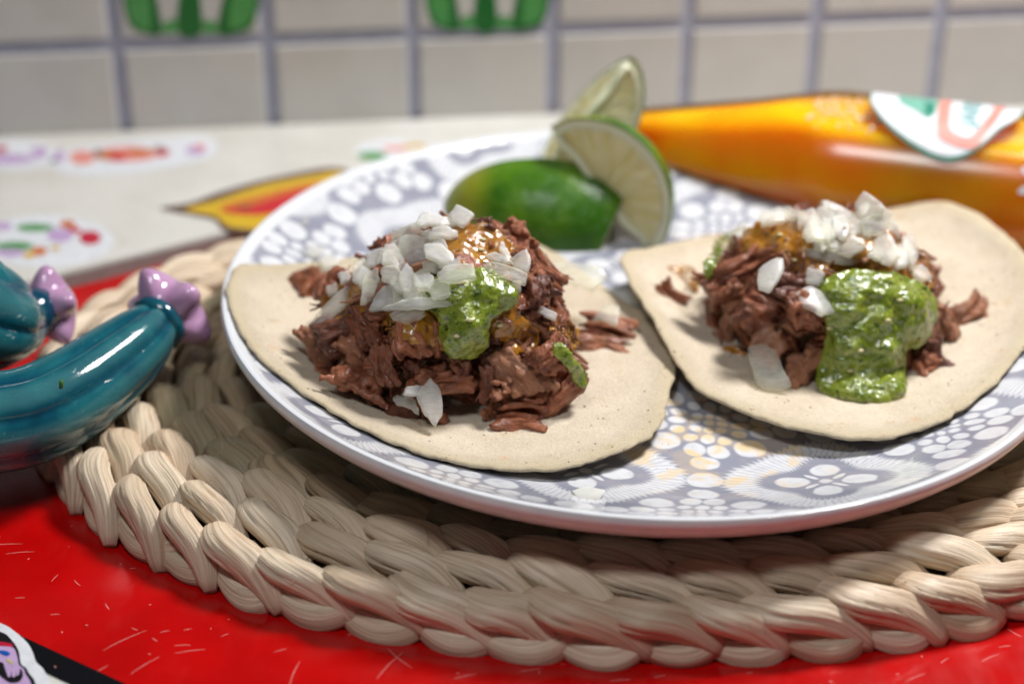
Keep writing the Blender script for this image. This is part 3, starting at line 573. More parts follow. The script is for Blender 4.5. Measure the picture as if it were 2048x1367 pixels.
# ================================================================== MEAT
def chunk_mesh(seed, Ln, W, nf, block=0.6):
    r_ = random.Random(seed); P_ = []; bend = r_.uniform(-.6, .6); bend2 = r_.uniform(-.45, .45); shear = r_.uniform(-.4, .4)
    for k in range(nf):
        a, q = r_.uniform(0, 6.28), math.sqrt(r_.random()) * W * 0.5; y0, z0 = q * math.cos(a), q * math.sin(a) * 0.75
        rag = .16 if r_.random() < block else .42
        x0 = -Ln / 2 + r_.uniform(0, rag) * Ln + shear * y0; x1 = Ln / 2 - r_.uniform(0, rag) * Ln + shear * y0; rad = r_.choice((.09, .13, .17, .24)) * r_.uniform(.8, 1.15) * (0.7 + 0.3 * W)
        n = 9; s = np.linspace(0, 1, n); xs = x0 + (x1 - x0) * s; wob = r_.uniform(0, 6)
        path = np.c_[xs, y0 * (1 + .3 * np.abs(xs) / Ln * 2) + bend * (xs / Ln * 2) ** 2 * .6 + .08 * np.sin(4 * s + wob), z0 + bend2 * (xs / Ln * 2) ** 2 * .5 + .08 * np.cos(5 * s + wob)]
        P_.append(tube(path, rad * (0.45 + 0.55 * np.sin(np.pi * (0.12 + 0.76 * s)) ** 0.5), 7))
    V, F = join(P_)
    V, F = remesh(V, F, 0.048, 2, lambda p: 0.10 * nz(p, 1.5, seed) + 0.05 * nz(p, 3.6, seed + 3) + 0.04 * noise.noise(Vector((p[0] * 1.6, p[1] * 7, p[2] * 7 + seed))) + 0.03 * nz(p, 9, seed))
    me = mesh('meat_shred', V, F); me.materials.append(BEEF); me['ln'] = Ln; return me, V, F
CH = [chunk_mesh(100 + i, Ln, W, nf, bl) for i, (Ln, W, nf, bl) in enumerate([(1.7, 1.0, 16, .8), (2.0, 1.2, 22, .9), (1.4, 1.2, 20, .9), (2.3, 0.9, 13, .3), (1.6, 0.8, 11, .5), (1.2, 0.9, 12, .8), (2.2, 1.3, 24, .95), (1.0, 0.75, 8, .5), (2.6, 0.55, 6, .2), (1.5, 1.4, 24, .95), (1.3, 1.1, 16, 1.0), (1.8, 0.5, 5, .4)])]
def fibre_mesh(seed):                        # a few loose thin fibres
    r_ = random.Random(seed); P_ = []
    for k in range(r_.choice((2, 3, 4))):
        s = np.linspace(-.5, .5, 9); b1_, b2_, o1, o2 = r_.uniform(-.5, .5), r_.uniform(-.4, .4), r_.uniform(-.12, .12), r_.uniform(-.1, .1); L_ = r_.uniform(.7, 1.5)
        P_.append(tube(np.c_[s * L_, o1 + b1_ * s * s * 2 + .05 * np.sin(7 * s + k), o2 + b2_ * s * s * 2 + o1 * s], r_.uniform(.028, .06) * (1.15 - np.abs(s) * 1.3), 6))
    V, F = join(P_); me = mesh('meat_shred', V, F); me.materials.append(BEEF); me['ln'] = 1.2; return me, V, F
CH += [fibre_mesh(300 + i) for i in range(5)]
def put_chunk(parent, k, pos, xdir, zdir, s=1.0, sw=1.0, sz=1.0, name='meat_shred', org=None):
    x = Vector(xdir).normalized(); z = Vector(zdir); y = z.cross(x)
    y = y.normalized() if y.length > 1e-4 else x.orthogonal().normalized(); z = x.cross(y)
    Mx = Matrix.Translation(Vector(pos)) @ Matrix(((x[0], y[0], z[0], 0), (x[1], y[1], z[1], 0), (x[2], y[2], z[2], 0), (0, 0, 0, 1))) @ Matrix.Diagonal((s, s * sw, s * sz, 1))
    o = inst(name, CH[k][0], Mx, parent); A = np.array(Mx); BV.append((CH[k][1] @ A[:3, :3].T + A[:3, 3], CH[k][2])); return o
TO = -FW                                    # roughly towards the viewer's side of the table
def mound(label, c, rx, ry, h, rot, n, seed, lean=0.0):
    r_ = random.Random(seed); root = thing('shredded_beef', c, label, 'meat', 'beef mounds on the tortillas'); cr, sr = math.cos(rot), math.sin(rot)
    def surf(u, v):                          # unit disc -> world, normal
        q = min(1, u * u + v * v); z = h * (1 - q) ** 0.62 * (1 + lean * u); x, y = rx * u, ry * v
        return np.array([c[0] + cr * x - sr * y, c[1] + sr * x + cr * y, c[2] + z])
    V = []; n_ = 28
    for i in range(14):
        rr_ = 0.88 * (i + .02) / 13
        for j in range(n_): p = surf(rr_ * math.cos(2 * math.pi * j / n_), rr_ * math.sin(2 * math.pi * j / n_)); V.append(c + (p - c) * 0.82)
    V = np.array(V); V += 0.0; F = grid_faces(14, n_, True); solid('meat_heart', V, F, BEEF, root); BV.append((V, F))
    pts = []; tries = 0
    while len(pts) < n and tries < 9000:
        tries += 1; a = r_.uniform(0, 6.28); q = math.sqrt(r_.random()) * 1.0; u, v = q * math.cos(a), q * math.sin(a); p = surf(u, v)
        if all(np.linalg.norm(p - o_) > 0.64 for o_ in pts):
            pts.append(p); e = 1e-2; nn = np.cross(surf(min(u + e, 1), v) - p, surf(u, min(v + e, 1)) - p); nn = nn / (np.linalg.norm(nn) + 1e-9)
            if nn[2] < 0: nn = -nn
            d = Vector((r_.gauss(0, 1), r_.gauss(0, 1), r_.gauss(0, .8))); d -= Vector(nn) * d.dot(Vector(nn)) * r_.uniform(.35, 1.0)
            z = max(p[2], c[2] + 0.22)
            put_chunk(root, r_.randrange(12), (p[0], p[1], z) - nn * r_.uniform(.0, .25), d, nn, r_.uniform(.58, .98), r_.uniform(.55, .95), r_.uniform(.6, 1.05))
            if r_.random() < .35:
                d2 = Vector((r_.gauss(0, 1), r_.gauss(0, 1), r_.gauss(0, .6))); d2 -= Vector(nn) * d2.dot(Vector(nn)) * .9; put_chunk(root, 12 + r_.randrange(5), np.array((p[0], p[1], z)) + nn * r_.uniform(.08, .25) + rng.normal(0, .15, 3), d2, nn, r_.uniform(.7, 1.1))
    return root
cL = at(885, 722, 2.75); cR = at(1645, 636, 2.75)
mL = mound('shredded beef mound with piled onion on the left taco', cL, 4.2, 3.6, 4.45, -0.25, 130, 5, 0.30)
mR = mound('shredded beef mound half hidden by green salsa on the right taco', cR, 3.75, 3.25, 3.55, -0.2, 110, 9, 0.05)
TREE = bvh()
def hit(x, y, tree=None):
    d = Vector(ray(x, y)); L_ = d.length; h_ = (tree or TREE).ray_cast(Vector(CAM), d / L_)
    if h_[0] is None: return None, None, None
    return np.array(h_[0]), np.array(h_[1]), (h_[0] - Vector(CAM)).length / L_
def chunk_px(parent, k, x1, y1, x2, y2, width, lift=0.1, name='meat_shred', sz=0.8, dz=(0, 0)):
    a, _, _ = hit(x1, y1); b, _, _ = hit(x2, y2)
    m, nn, dm = hit((x1 + x2) / 2, (y1 + y2) / 2)
    # keep both ends close to the depth of the middle
    def dep(x, y, t): return CAM + ray(x, y) * t
    a = dep(x1, y1, dm + dz[0]); b = dep(x2, y2, dm + dz[1]); ax = b - a; Ln = np.linalg.norm(ax); s = Ln / CH[k][0]['ln'] * 1.05
    pos = (a + b) / 2 + TO * lift; return put_chunk(parent, k, pos, ax, TO + np.array([0, 0, .6]), s, width / s, sz / s, name)
for k, a in ((8, (655, 735, 795, 795, 1.3, .25)), (6, (905, 735, 1000, 820, 1.0, .35)), (1, (1010, 700, 1075, 790, .95, .45)), (3, (1060, 740, 1140, 690, 1.0, .5)), (9, (985, 835, 1090, 830, .9, .3)), (6, (1060, 830, 1150, 740, .8, .35)), (2, (640, 680, 735, 660, .9, .35)), (0, (610, 650, 660, 735, .8, .2)), (0, (690, 670, 745, 745, .9, .3)), (5, (800, 640, 830, 720, .9, .3)), (4, (760, 690, 770, 770, .7, .3)), (2, (600, 590, 655, 550, .9, .3)), (0, (640, 610, 690, 545, .9, .2)), (8, (1050, 590, 1118, 565, 1.2, .25)), (5, (960, 440, 975, 480, .6, .2))): chunk_px(mL, k, *a)
for k, a in ((3, (1890, 650, 1975, 608, 1.0, .3)), (0, (1860, 610, 1900, 680, .9, .3)), (4, (1840, 690, 1880, 760, .9, .25)), (5, (1825, 725, 1865, 745, .9, .2)), (3, (1420, 565, 1535, 515, .9, .5)), (5, (1515, 560, 1590, 590, .9, .5)), (7, (1510, 720, 1560, 660, .9, .3)), (7, (1570, 745, 1620, 735, .9, .2)), (2, (1570, 620, 1620, 610, .9, .4)), (1, (1480, 610, 1560, 640, .8, .25)), (6, (1410, 590, 1470, 560, .7, .25))): chunk_px(mR, k, *a)
tag(chunk_px(None, 9, 1150, 660, 1262, 685, .95, .28, 'beef_piece'), 'loose shred of beef on the tortilla right of the left mound', 'meat')
tag(chunk_px(None, 4, 1318, 568, 1362, 612, .5, .1, 'beef_piece'), 'small beef scrap on the right tortilla beside its curled tip', 'meat')
TREE = bvh()

# ================================================================== SALSA
def inside(x, y, P):
    c_ = False; j = len(P) - 1
    for i in range(len(P)):
        if (P[i][1] > y) != (P[j][1] > y) and x < (P[j][0] - P[i][0]) * (y - P[i][1]) / (P[j][1] - P[i][1]) + P[i][0]: c_ = not c_
        j = i
    return c_
def edist(x, y, P):
    P = np.asarray(P, float); Q = np.roll(P, -1, 0); d = Q - P; t_ = np.clip((((x, y) - P) * d).sum(1) / (d * d).sum(1), 0, 1)
    return np.linalg.norm(P + d * t_[:, None] - (x, y), axis=1).min()
ico = bmesh.new(); bmesh.ops.create_icosphere(ico, subdivisions=1, radius=1.0); ICV = np.array([v.co for v in ico.verts]); ICF = [tuple(v.index for v in f.verts) for f in ico.faces]; ico.free()
def sauce(name, poly, mat, thick, label, step=7, lump=0.3, vox=0.05, blur=3, sm=4, cat='salsa', mono=False):
    poly = [tuple(p) for p in cspline(poly, 6 * len(poly))]
    xs = np.arange(min(p[0] for p in poly), max(p[0] for p in poly) + step, step); ys = np.arange(min(p[1] for p in poly), max(p[1] for p in poly) + step, step)
    D = np.full((len(ys), len(xs)), np.nan); E = np.zeros_like(D)
    for i, y in enumerate(ys):
        for j, x in enumerate(xs):
            if inside(x, y, poly):
                h_ = hit(x, y)
                if h_[0] is not None: D[i, j] = h_[2]; E[i, j] = edist(x, y, poly)
    if mono:
        for j in range(len(xs)):
            for i in range(1, len(ys)):
                if not np.isnan(D[i, j]) and not np.isnan(D[i - 1, j]): D[i, j] = min(D[i, j], D[i - 1, j] - 0.012)
    for it in range(0 if mat == BROWN else 2): # lie over whatever sticks out most
        N = D.copy()
        for i in range(len(ys)):
            for j in range(len(xs)):
                if not np.isnan(D[i, j]): N[i, j] = np.nanmin(D[max(0, i - 1):i + 2, max(0, j - 1):j + 2])
        D = N
    for it in range(blur):
        N = D.copy()
        for i in range(len(ys)):
            for j in range(len(xs)):
                if not np.isnan(D[i, j]):
                    w_ = D[max(0, i - 1):i + 2, max(0, j - 1):j + 2]; m_ = np.nanmean(w_)
                    N[i, j] = m_
        D = N
    P_ = []
    for i, y in enumerate(ys):
        for j, x in enumerate(xs):
            if np.isnan(D[i, j]): continue
            r = thick * (0.16 + 0.84 * min(1, E[i, j] / 46.0) ** .85) ; p = CAM + ray(x, y) * D[i, j]; r *= 1 + lump * nz(p, 1.6, 3.0) + lump * .6 * nz(p, 4, 1.0)
            P_.append((ICV * max(r, .07) + p + TO * r * 0.15, ICF))
    V, F = join(P_); V, F = remesh(V, F, vox, sm, lambda p: 0.05 * nz(p, 2.4, 5) + 0.03 * nz(p, 6, 2)); BV.append((V, F))
    return tag(solid(name, V, F, mat), label, cat)
sauce('amber_salsa', [(830, 470), (880, 445), (960, 440), (1010, 470), (1040, 510), (1030, 545), (960, 545), (880, 520), (840, 500)], BROWN, 0.15, 'amber salsa glaze near the top of the left mound')
sauce('amber_salsa', [(640, 600), (690, 560), (730, 545), (760, 570), (745, 615), (700, 640), (655, 645)], BROWN, 0.14, 'amber salsa glaze under onions on the left flank of the left mound')
sauce('amber_salsa', [(960, 590), (1010, 590), (1050, 630), (1078, 665), (1072, 700), (1040, 710), (1000, 712), (960, 690), (960, 640)], BROWN, 0.15, 'amber salsa running down beside green salsa on the left mound')
sauce('amber_salsa', [(760, 640), (800, 600), (870, 590), (900, 640), (890, 700), (850, 690), (800, 680)], BROWN, 0.13, 'amber salsa film on the meat left of the green dollop')
sauce('amber_salsa', [(1430, 470), (1480, 430), (1560, 420), (1660, 430), (1760, 450), (1840, 500), (1868, 560), (1840, 590), (1760, 560), (1660, 560), (1600, 545), (1540, 505), (1460, 510)], BROWN, 0.17, 'amber salsa pooled over the top of the right mound')
TREE = bvh()
sauce('green_salsa', [(800, 585), (850, 560), (900, 548), (960, 535), (1005, 552), (1035, 585), (1025, 612), (985, 640), (975, 690), (945, 716), (905, 712), (882, 680), (878, 640), (845, 612), (810, 605)], GREEN, 0.42, 'green salsa dollop sliding down the front of the left mound', blur=4, lump=.45)
sauce('green_salsa', [(1105, 680), (1130, 690), (1150, 715), (1170, 735), (1178, 765), (1160, 778), (1142, 755), (1125, 725), (1105, 705)], GREEN, 0.22, 'thin streak of green salsa right of the left mound', step=7)
sauce('green_salsa', [(1640, 570), (1690, 545), (1760, 540), (1830, 560), (1872, 600), (1868, 650), (1845, 690), (1815, 700), (1810, 740), (1808, 785), (1780, 805), (1720, 806), (1660, 795), (1632, 765), (1642, 710), (1655, 660), (1640, 610)], GREEN, 0.44, 'big green salsa tongue flowing down the right mound to its tortilla', blur=7, lump=.5)
sauce('green_salsa', [(1400, 540), (1425, 490), (1470, 420), (1510, 405), (1530, 420), (1480, 460), (1440, 520), (1420, 560)], GREEN, 0.22, 'green salsa smear at the back left of the right mound', step=8)
tag(sauce('amber_drip', [(1335, 535), (1380, 530), (1400, 560), (1390, 585), (1350, 560)], BROWN, 0.06, 'orange sauce stain on the right tortilla beside the mound', step=6, vox=.035, blur=4), cat='sauce stain')
tag(sauce('amber_drip', [(1445, 695), (1465, 690), (1490, 705), (1485, 716), (1455, 710)], BROWN, 0.05, 'small orange sauce spot at the front of the right tortilla', step=5, vox=.03, blur=4), cat='sauce stain')
tag(sauce('amber_drip', [(1095, 640), (1130, 640), (1160, 665), (1150, 700), (1115, 690)], BROWN, 0.07, 'orange sauce stain beside the loose beef on the left tortilla', step=6, vox=.035, blur=4), cat='sauce stain')
TREE = bvh()

# ================================================================== ONION
def piece(poly, root, name='onion_piece', thick=0.17, lift=0.2, tilt=0.35, dome=0.10, k=None, label=None):
    P = np.asarray(poly, float); c2 = P.mean(0); P = c2 + (P - c2) * (1.14 if root else 1.0); h_ = hit(*c2)
    if h_[0] is None: return
    # nearest depth over the outline so that the piece lies on top
    ds = [hit(*(c2 + (p - c2) * .6))[2] for p in P]; ds = [d for d in ds if d is not None]; dep = 0.5 * h_[2] + 0.5 * min(ds + [h_[2]])
    p0 = CAM + ray(*c2) * dep + TO * lift
    nn = TO * (1 - tilt) + h_[1] * tilt + np.array([0, 0, 0.75]) + rng.normal(0, 0.22, 3); nn /= np.linalg.norm(nn)
    if nn @ TO < .35: nn = nn + TO * .6; nn /= np.linalg.norm(nn)
    def onp(q): r = ray(*q); return CAM + r * (((p0 - CAM) @ nn) / (r @ nn))
    m = len(P); O = []
    for i in range(m):                        # keep cut corners crisp but not razor sharp
        a, b, d = P[i - 1], P[i], P[(i + 1) % m]; O += [b + (a - b) * .17, b + (a + d - 2 * b) * .03, b + (d - b) * .17, b + (d - b) * .38 + rng.normal(0, 1.1, 2), b + (d - b) * .62 + rng.normal(0, 1.1, 2)]
    O3 = np.array([onp(q) for q in O]); c3 = O3.mean(0); n = len(O3); V = []
    ax = O3[0] - c3; ax /= np.linalg.norm(ax); bend = rng.uniform(.4, 2.4) * dome
    def lift_(p): d = p - c3; t_ = d @ ax; return -bend * t_ * t_ * 1.4
    for lay, sgn in ((0, .5), (1, -.5)):
        for rh in (1.0, .93, .6, .25):
            for q in O3:
                p = c3 + (q - c3) * rh; z_ = thick * sgn * (0.72 if rh == 1 else 1.0) + lift_(p) + 0.02 * nz(p, 5, 2 + lay); V.append(p + nn * z_)
        V.append(c3 + nn * thick * sgn)
    s = 4 * n + 1; F = []
    for lay in (0, 1):
        f = grid_faces(4, n, True, lay * s) + [(lay * s + 3 * n + i, lay * s + 3 * n + (i + 1) % n, lay * s + 4 * n) for i in range(n)]; F += f if lay else [tuple(reversed(q)) for q in f]
    F += [(i, (i + 1) % n, s + (i + 1) % n, s + i) for i in range(n)]
    V = np.array(V); o = solid(name, V, F, ONION, root, org=c3, fix=True); return o
def zpoly(L_, ox, oy, k): return [[(ox + x / k, oy + y / k) for x, y in p] for p in L_]
left = [[(645, 220), (700, 140), (770, 110), (760, 170), (690, 230)], [(770, 150), (900, 65), (940, 75), (935, 140), (870, 180), (790, 175)], [(715, 190), (750, 140), (830, 170), (960, 190), (975, 210), (840, 215)], [(870, 165), (915, 110), (997, 150), (940, 215)],
 [(740, 240), (850, 215), (910, 240), (900, 275), (780, 270)], [(375, 360), (480, 315), (490, 345), (420, 390)], [(450, 360), (530, 330), (545, 380), (520, 430), (450, 420)], [(545, 310), (590, 310), (640, 400), (620, 440), (530, 400)], [(580, 235), (640, 220), (735, 195), (750, 245), (720, 290), (650, 280), (600, 300)],
 [(600, 290), (660, 265), (760, 280), (780, 360), (700, 420), (650, 400)], [(770, 270), (850, 290), (860, 330), (800, 330)], [(750, 310), (830, 310), (910, 395), (860, 410), (760, 370)], [(740, 400), (800, 380), (900, 420), (840, 460), (760, 440)], [(820, 460), (880, 420), (985, 415), (1000, 480), (900, 500), (830, 490)],
 [(530, 430), (600, 420), (630, 470), (590, 510), (530, 490)], [(430, 470), (500, 440), (520, 530), (490, 590), (420, 610)], [(385, 410), (430, 385), (455, 440), (435, 510), (395, 515), (375, 460)], [(465, 635), (540, 530), (610, 540), (640, 620), (560, 640)], [(690, 470), (750, 440), (790, 480), (770, 540), (700, 530)], [(650, 400), (690, 460), (730, 510), (700, 580), (650, 580), (615, 490)],
 [(520, 600), (700, 590), (870, 565), (860, 600), (740, 635), (620, 630)], [(575, 670), (650, 630), (735, 640), (735, 670), (660, 712), (590, 690)], [(160, 705), (300, 560), (370, 500), (340, 620), (215, 735)], [(1060, 370), (1110, 350), (1200, 400), (1150, 410)], [(1130, 330), (1150, 300), (1190, 380), (1170, 390)], [(1190, 390), (1270, 340), (1290, 390), (1275, 450), (1215, 430)], [(1055, 410), (1090, 400), (1265, 445), (1255, 495), (1070, 450)],
 [(300, 460), (350, 445), (370, 490), (320, 510)], [(240, 530), (290, 510), (300, 560), (250, 570)], [(205, 390), (260, 360), (310, 400), (230, 440)], [(640, 540), (740, 540), (750, 590), (650, 600)], [(1200, 500), (1245, 500), (1240, 550), (1205, 540)]]
oL = thing('chopped_onion', at(840, 560, 6), 'pile of diced white onion on the left taco', 'onion', 'chopped onion piles')
def filler(root, poly, n, seed):              # smaller dice tucked between the larger flakes
    r_ = random.Random(seed); k = 0
    while k < n:
        x, y = r_.uniform(min(p[0] for p in poly), max(p[0] for p in poly)), r_.uniform(min(p[1] for p in poly), max(p[1] for p in poly))
        if not inside(x, y, poly): continue
        k += 1; a0 = r_.uniform(0, 6.28); m = r_.choice((4, 4, 5)); s_ = r_.uniform(15, 26); e_ = r_.uniform(.55, 1.0); q = r_.uniform(0, 3)
        P = []
        for i in range(m):
            a = a0 + 6.283 * i / m + r_.uniform(-.25, .25); u, w_ = s_ * math.cos(a), s_ * e_ * math.sin(a); P.append((x + u * math.cos(q) - w_ * math.sin(q), y + u * math.sin(q) + w_ * math.cos(q)))
        piece(P, root, thick=r_.uniform(.10, .2), lift=r_.uniform(.02, .12), tilt=.5)
filler(oL, [(715, 545), (780, 480), (830, 440), (900, 410), (935, 440), (880, 480), (930, 540), (900, 570), (830, 600), (760, 610), (720, 590)], 15, 3)
for p in zpoly(left, 560, 370, 2.58): piece(p, oL)
right = [[(560, 180), (640, 165), (680, 200), (600, 290), (540, 280)], [(570, 300), (660, 240), (700, 260), (640, 310)], [(700, 75), (770, 60), (880, 105), (980, 150), (970, 185), (850, 140)], [(750, 190), (830, 165), (900, 190), (870, 230), (760, 240)], [(680, 240), (740, 150), (755, 190), (740, 250)], [(1220, 150), (1260, 90), (1330, 140), (1390, 190), (1360, 240), (1250, 210)], [(970, 130), (1060, 90), (1140, 80), (1215, 140), (1200, 190), (1050, 170)],
 [(1240, 230), (1320, 190), (1390, 230), (1350, 300), (1260, 290)], [(1010, 180), (1100, 150), (1200, 190), (1130, 260), (1040, 250)], [(1130, 220), (1220, 190), (1255, 240), (1220, 300), (1150, 290)], [(965, 270), (1010, 190), (1050, 250), (1130, 280), (1080, 320), (990, 310)], [(1010, 320), (1080, 310), (1140, 340), (1120, 370), (1020, 360)], [(1130, 370), (1190, 310), (1250, 320), (1260, 360), (1190, 400)], [(985, 365), (1060, 365), (1200, 410), (1190, 440), (1080, 430), (990, 400)],
 [(1310, 330), (1380, 300), (1430, 400), (1380, 440), (1300, 400)], [(1400, 230), (1430, 260), (1430, 310), (1390, 300)], [(1450, 310), (1490, 300), (1520, 400), (1500, 450), (1450, 400)], [(1480, 470), (1540, 450), (1590, 510), (1530, 520)], [(980, 460), (1060, 490), (1030, 540), (970, 530)], [(740, 470), (800, 430), (850, 420), (850, 480), (790, 570), (740, 550)], [(930, 585), (990, 558), (1080, 610), (1115, 670), (1040, 685), (960, 640)], [(1320, 250), (1390, 210), (1420, 260), (1370, 310)], [(860, 160), (930, 180), (960, 220), (880, 220)]]
oR = thing('chopped_onion', at(1700, 430, 6), 'pile of diced white onion on the right taco', 'onion', 'chopped onion piles')
filler(oR, [(1610, 400), (1680, 385), (1760, 400), (1800, 470), (1830, 540), (1780, 520), (1720, 510), (1640, 500), (1610, 450)], 22, 4)
filler(oR, [(1440, 450), (1480, 410), (1540, 400), (1590, 420), (1530, 450), (1470, 470)], 6, 8)
for p in zpoly(right, 1220, 350, 2.473): piece(p, oR)
for L_, (ox, oy, k), lab in (([(580, 1095), (640, 1075), (700, 1110), (720, 1180), (650, 1140), (600, 1130)], (560, 370, 2.58), 'flat onion flake at the left of the trio below the left mound'), ([(650, 1040), (740, 1035), (740, 1080), (690, 1090), (640, 1080)], (560, 370, 2.58), 'small greenish onion flake above the trio below the left mound'), ([(700, 1085), (775, 990), (830, 1060), (840, 1180), (800, 1245), (740, 1180)], (560, 370, 2.58), 'upright pointed onion shard in front of the left mound'),
    ([(680, 850), (760, 830), (830, 880), (850, 950), (900, 1040), (790, 1065), (720, 1030)], (1220, 350, 2.473), 'large translucent onion shard in front of the right mound'),
    ([(1380, 450), (1500, 400), (1660, 420), (1690, 470), (1610, 545), (1500, 510)], (560, 370, 2.58), 'large onion flake on the left tortilla below the limes'), ([(1380, 410), (1450, 398), (1500, 415), (1420, 450)], (560, 370, 2.58), 'yellowish onion sliver touching the large flake below the limes'),
    ([(1610, 690), (1680, 620), (1755, 620), (1740, 730), (1640, 690)], (560, 370, 2.58), 'onion flake standing behind the loose beef shred'), ([(1300, 610), (1430, 660), (1420, 700), (1310, 650)], (560, 370, 2.58), 'onion sliver between the left mound and the loose beef')):
    o = piece(zpoly([L_], ox, oy, k)[0], None, 'onion_flake', 0.12, 0.32 if L_[0][1] > 800 else 0.14, .5); tag(o, lab, 'onion')
def scrap(x, y, w_, h_, lab):
    P = [(x - w_, y - h_ * .3), (x - w_ * .2, y - h_), (x + w_, y - h_ * .4), (x + w_ * .6, y + h_), (x - w_ * .6, y + h_ * .7)]
    z = plate_z(*at(x, y, 3.0)[:2]); z = plate_z(*at(x, y, z)[:2]) + .1
    V = np.array([at(px, py, z + .05) for px, py in P] + [at(px, py, z - .05) for px, py in P]); n = 5
    tag(solid('onion_scrap', V, [tuple(range(n)), tuple(reversed(range(n, 2 * n)))] + [(i, n + i, n + (i + 1) % n, (i + 1) % n) for i in range(n)], ONION, smooth=False), lab, 'onion')
scrap(602, 432, 20, 18, 'onion scrap stuck high on the back left of the plate rim'); scrap(622, 500, 30, 12, 'onion scrap on the plate just behind the left tortilla'); scrap(1178, 985, 34, 14, 'pale onion scrap on the front rim of the plate')
# seeds in the sauces
P_ = []
for x, y in ((922, 566), (914, 671), (1720, 700), (1660, 655), (1775, 640), (960, 500), (965, 480), (1800, 600), (1700, 740), (1590, 520), (1560, 470), (1620, 560), (1000, 650), (940, 640)):
    h_ = hit(x, y)
    if h_[0] is not None: P_.append((ICV * np.array([.12, .09, .06]) + h_[0] + h_[1] * .02, ICF))
V, F = join(P_); tag(solid('salsa_seeds', V, F, flat('seed', (0.66, 0.58, 0.30), 0.35)), 'pale chilli and tomatillo seeds scattered over the salsa', 'seed', kind='stuff')

# ================================================================== LIMES
def lime(label, p1, p2, skin, half, a=None, r=2.25, pw=1.0, cut=None):
    p1, p2 = np.asarray(p1, float), np.asarray(p2, float); c = (p1 + p2) / 2; a = a or np.linalg.norm(p2 - p1) / 2
    x = (p2 - p1) / np.linalg.norm(p2 - p1); z = np.asarray(skin, float); z = z - x * (z @ x); z /= np.linalg.norm(z); y = np.cross(z, x)
    root = thing('lime_wedge', c, label, 'lime', 'lime wedges at the back of the plate')
    root.rotation_euler = Matrix(((x[0], y[0], z[0]), (x[1], y[1], z[1]), (x[2], y[2], z[2]))).to_euler()
    def add(name, V, F, mat, uv=None):
        me = mesh(name, V, F, uv=uv)
        if cut is not None:                   # trimmed tip: slice the piece and close it
            Rm = np.array([x, y, z]); co = Rm @ (cut[0] - c); no = Rm @ cut[1]
            bm = bmesh.new(); bm.from_mesh(me)
            g_ = bmesh.ops.bisect_plane(bm, geom=bm.verts[:] + bm.edges[:] + bm.faces[:], plane_co=Vector(co) * S, plane_no=Vector(no), clear_outer=True)['geom_cut']
            try: bmesh.ops.holes_fill(bm, edges=[e_ for e_ in g_ if isinstance(e_, bmesh.types.BMEdge)], sides=0)
            except Exception: pass
            bm.to_mesh(me); bm.free()
        o = bpy.data.objects.new(name, me); o.data.materials.append(mat); sc.collection.objects.link(o); o.parent = root
    def srf(u, w_, s):                       # u: pole to pole, w_: around
        u = u * math.pi; rr_ = r * s * math.sin(u) ** pw; xx = -a * s * math.cos(u); tipx = 1 + 0.06 * (abs(math.cos(u)) ** 8)
        return (xx * tipx, rr_ * math.sin(w_), rr_ * math.cos(w_))
    def shell(s1, s0, inset=0.0):
        n, m = 34, 16; V = []; h = half - inset
        for s in (s1, s0):
            for i in range(n):
                for j in range(m): V.append(srf(0.004 + .992 * i / (n - 1), -h + 2 * h * j / (m - 1), s))
        F = [tuple(reversed(q)) for q in grid_faces(n, m)] + grid_faces(n, m, off=n * m); o = n * m
        for i in range(n - 1): F += [(i * m, (i + 1) * m, o + (i + 1) * m, o + i * m), (i * m + m - 1, o + i * m + m - 1, o + (i + 1) * m + m - 1, (i + 1) * m + m - 1)]
        return V, F
    V, F = shell(1.0, 0.983); add('peel', V, F, PEEL)
    V, F = shell(0.982, 0.86, 0.004); add('pith', V, F, PITH)
    # pulp: two cut faces meeting on the core line, slightly sunken and uneven
    n, m = 40, 16; V = []; UV = []
    for sg in (-1, 1):
        for i in range(n):
            for j in range(m):
                u = 0.03 + .94 * i / (n - 1); s = 0.884 * (j + .35) / (m - .65); q = srf(u, sg * half, s); lumps = 0.05 * noise.noise(Vector((u * 22 + 3 * sg, s * 3, sg))) - 0.03
                nrm = np.array([0, math.cos(half) * sg, -math.sin(half)]); V.append(np.array(q) + nrm * lumps * (1 if 0 < j < m - 1 else 0)); UV.append((u, s))
    F = grid_faces(n, m) + [tuple(reversed(q)) for q in grid_faces(n, m, off=n * m)]
    b = 2 * n * m; mm = 10
    for i in range(n):
        for j in range(mm): V.append(srf(0.03 + .94 * i / (n - 1), -half + 2 * half * j / (mm - 1), 0.88)); UV.append((i / n, j / mm))
    F += [tuple(reversed(q)) for q in grid_faces(n, mm, off=b)]
    add('pulp', V, F, PULP, UV)
    P = np.array([(t_ * a * .93, 0, 0.04 + 0.05 * math.sin(9 * t_)) for t_ in np.linspace(-1, 1, 24)]); V, F = tube(P, 0.12 + 0.05 * np.abs(np.sin(np.linspace(0, 7, 24))), 8); add('core', V, F, PITH)
    return root
cA, cB = aty(1237, 428, 7.4), aty(1193, 530, 6.9); cN = np.cross(cB - cA, (cA - CAM) / np.linalg.norm(cA - CAM)); cN /= np.linalg.norm(cN); cN = cN * (1 if cN[0] > 0 else -1) + TO * 0.12; cN /= np.linalg.norm(cN)
lime('lime wedge lying skin side to the front, glossy green peel', aty(900, 420, 9.0), aty(1292, 452, 7.9), (-0.20, -0.82, 0.48), R_(64), r=2.35, pw=0.85, cut=(cA, cN))
lime('lime wedge with its pale cut face turned to the front', aty(1105, 262, 8.4), aty(1300, 505, 6.6), (0.66, 0.42, 0.50), R_(40), r=2.55)
lime('lime wedge at the very back, standing with its pointed tip up', aty(1262, 122, 10.6), aty(1085, 345, 9.2), (0.30, 0.95, -0.62), R_(36), r=2.35)

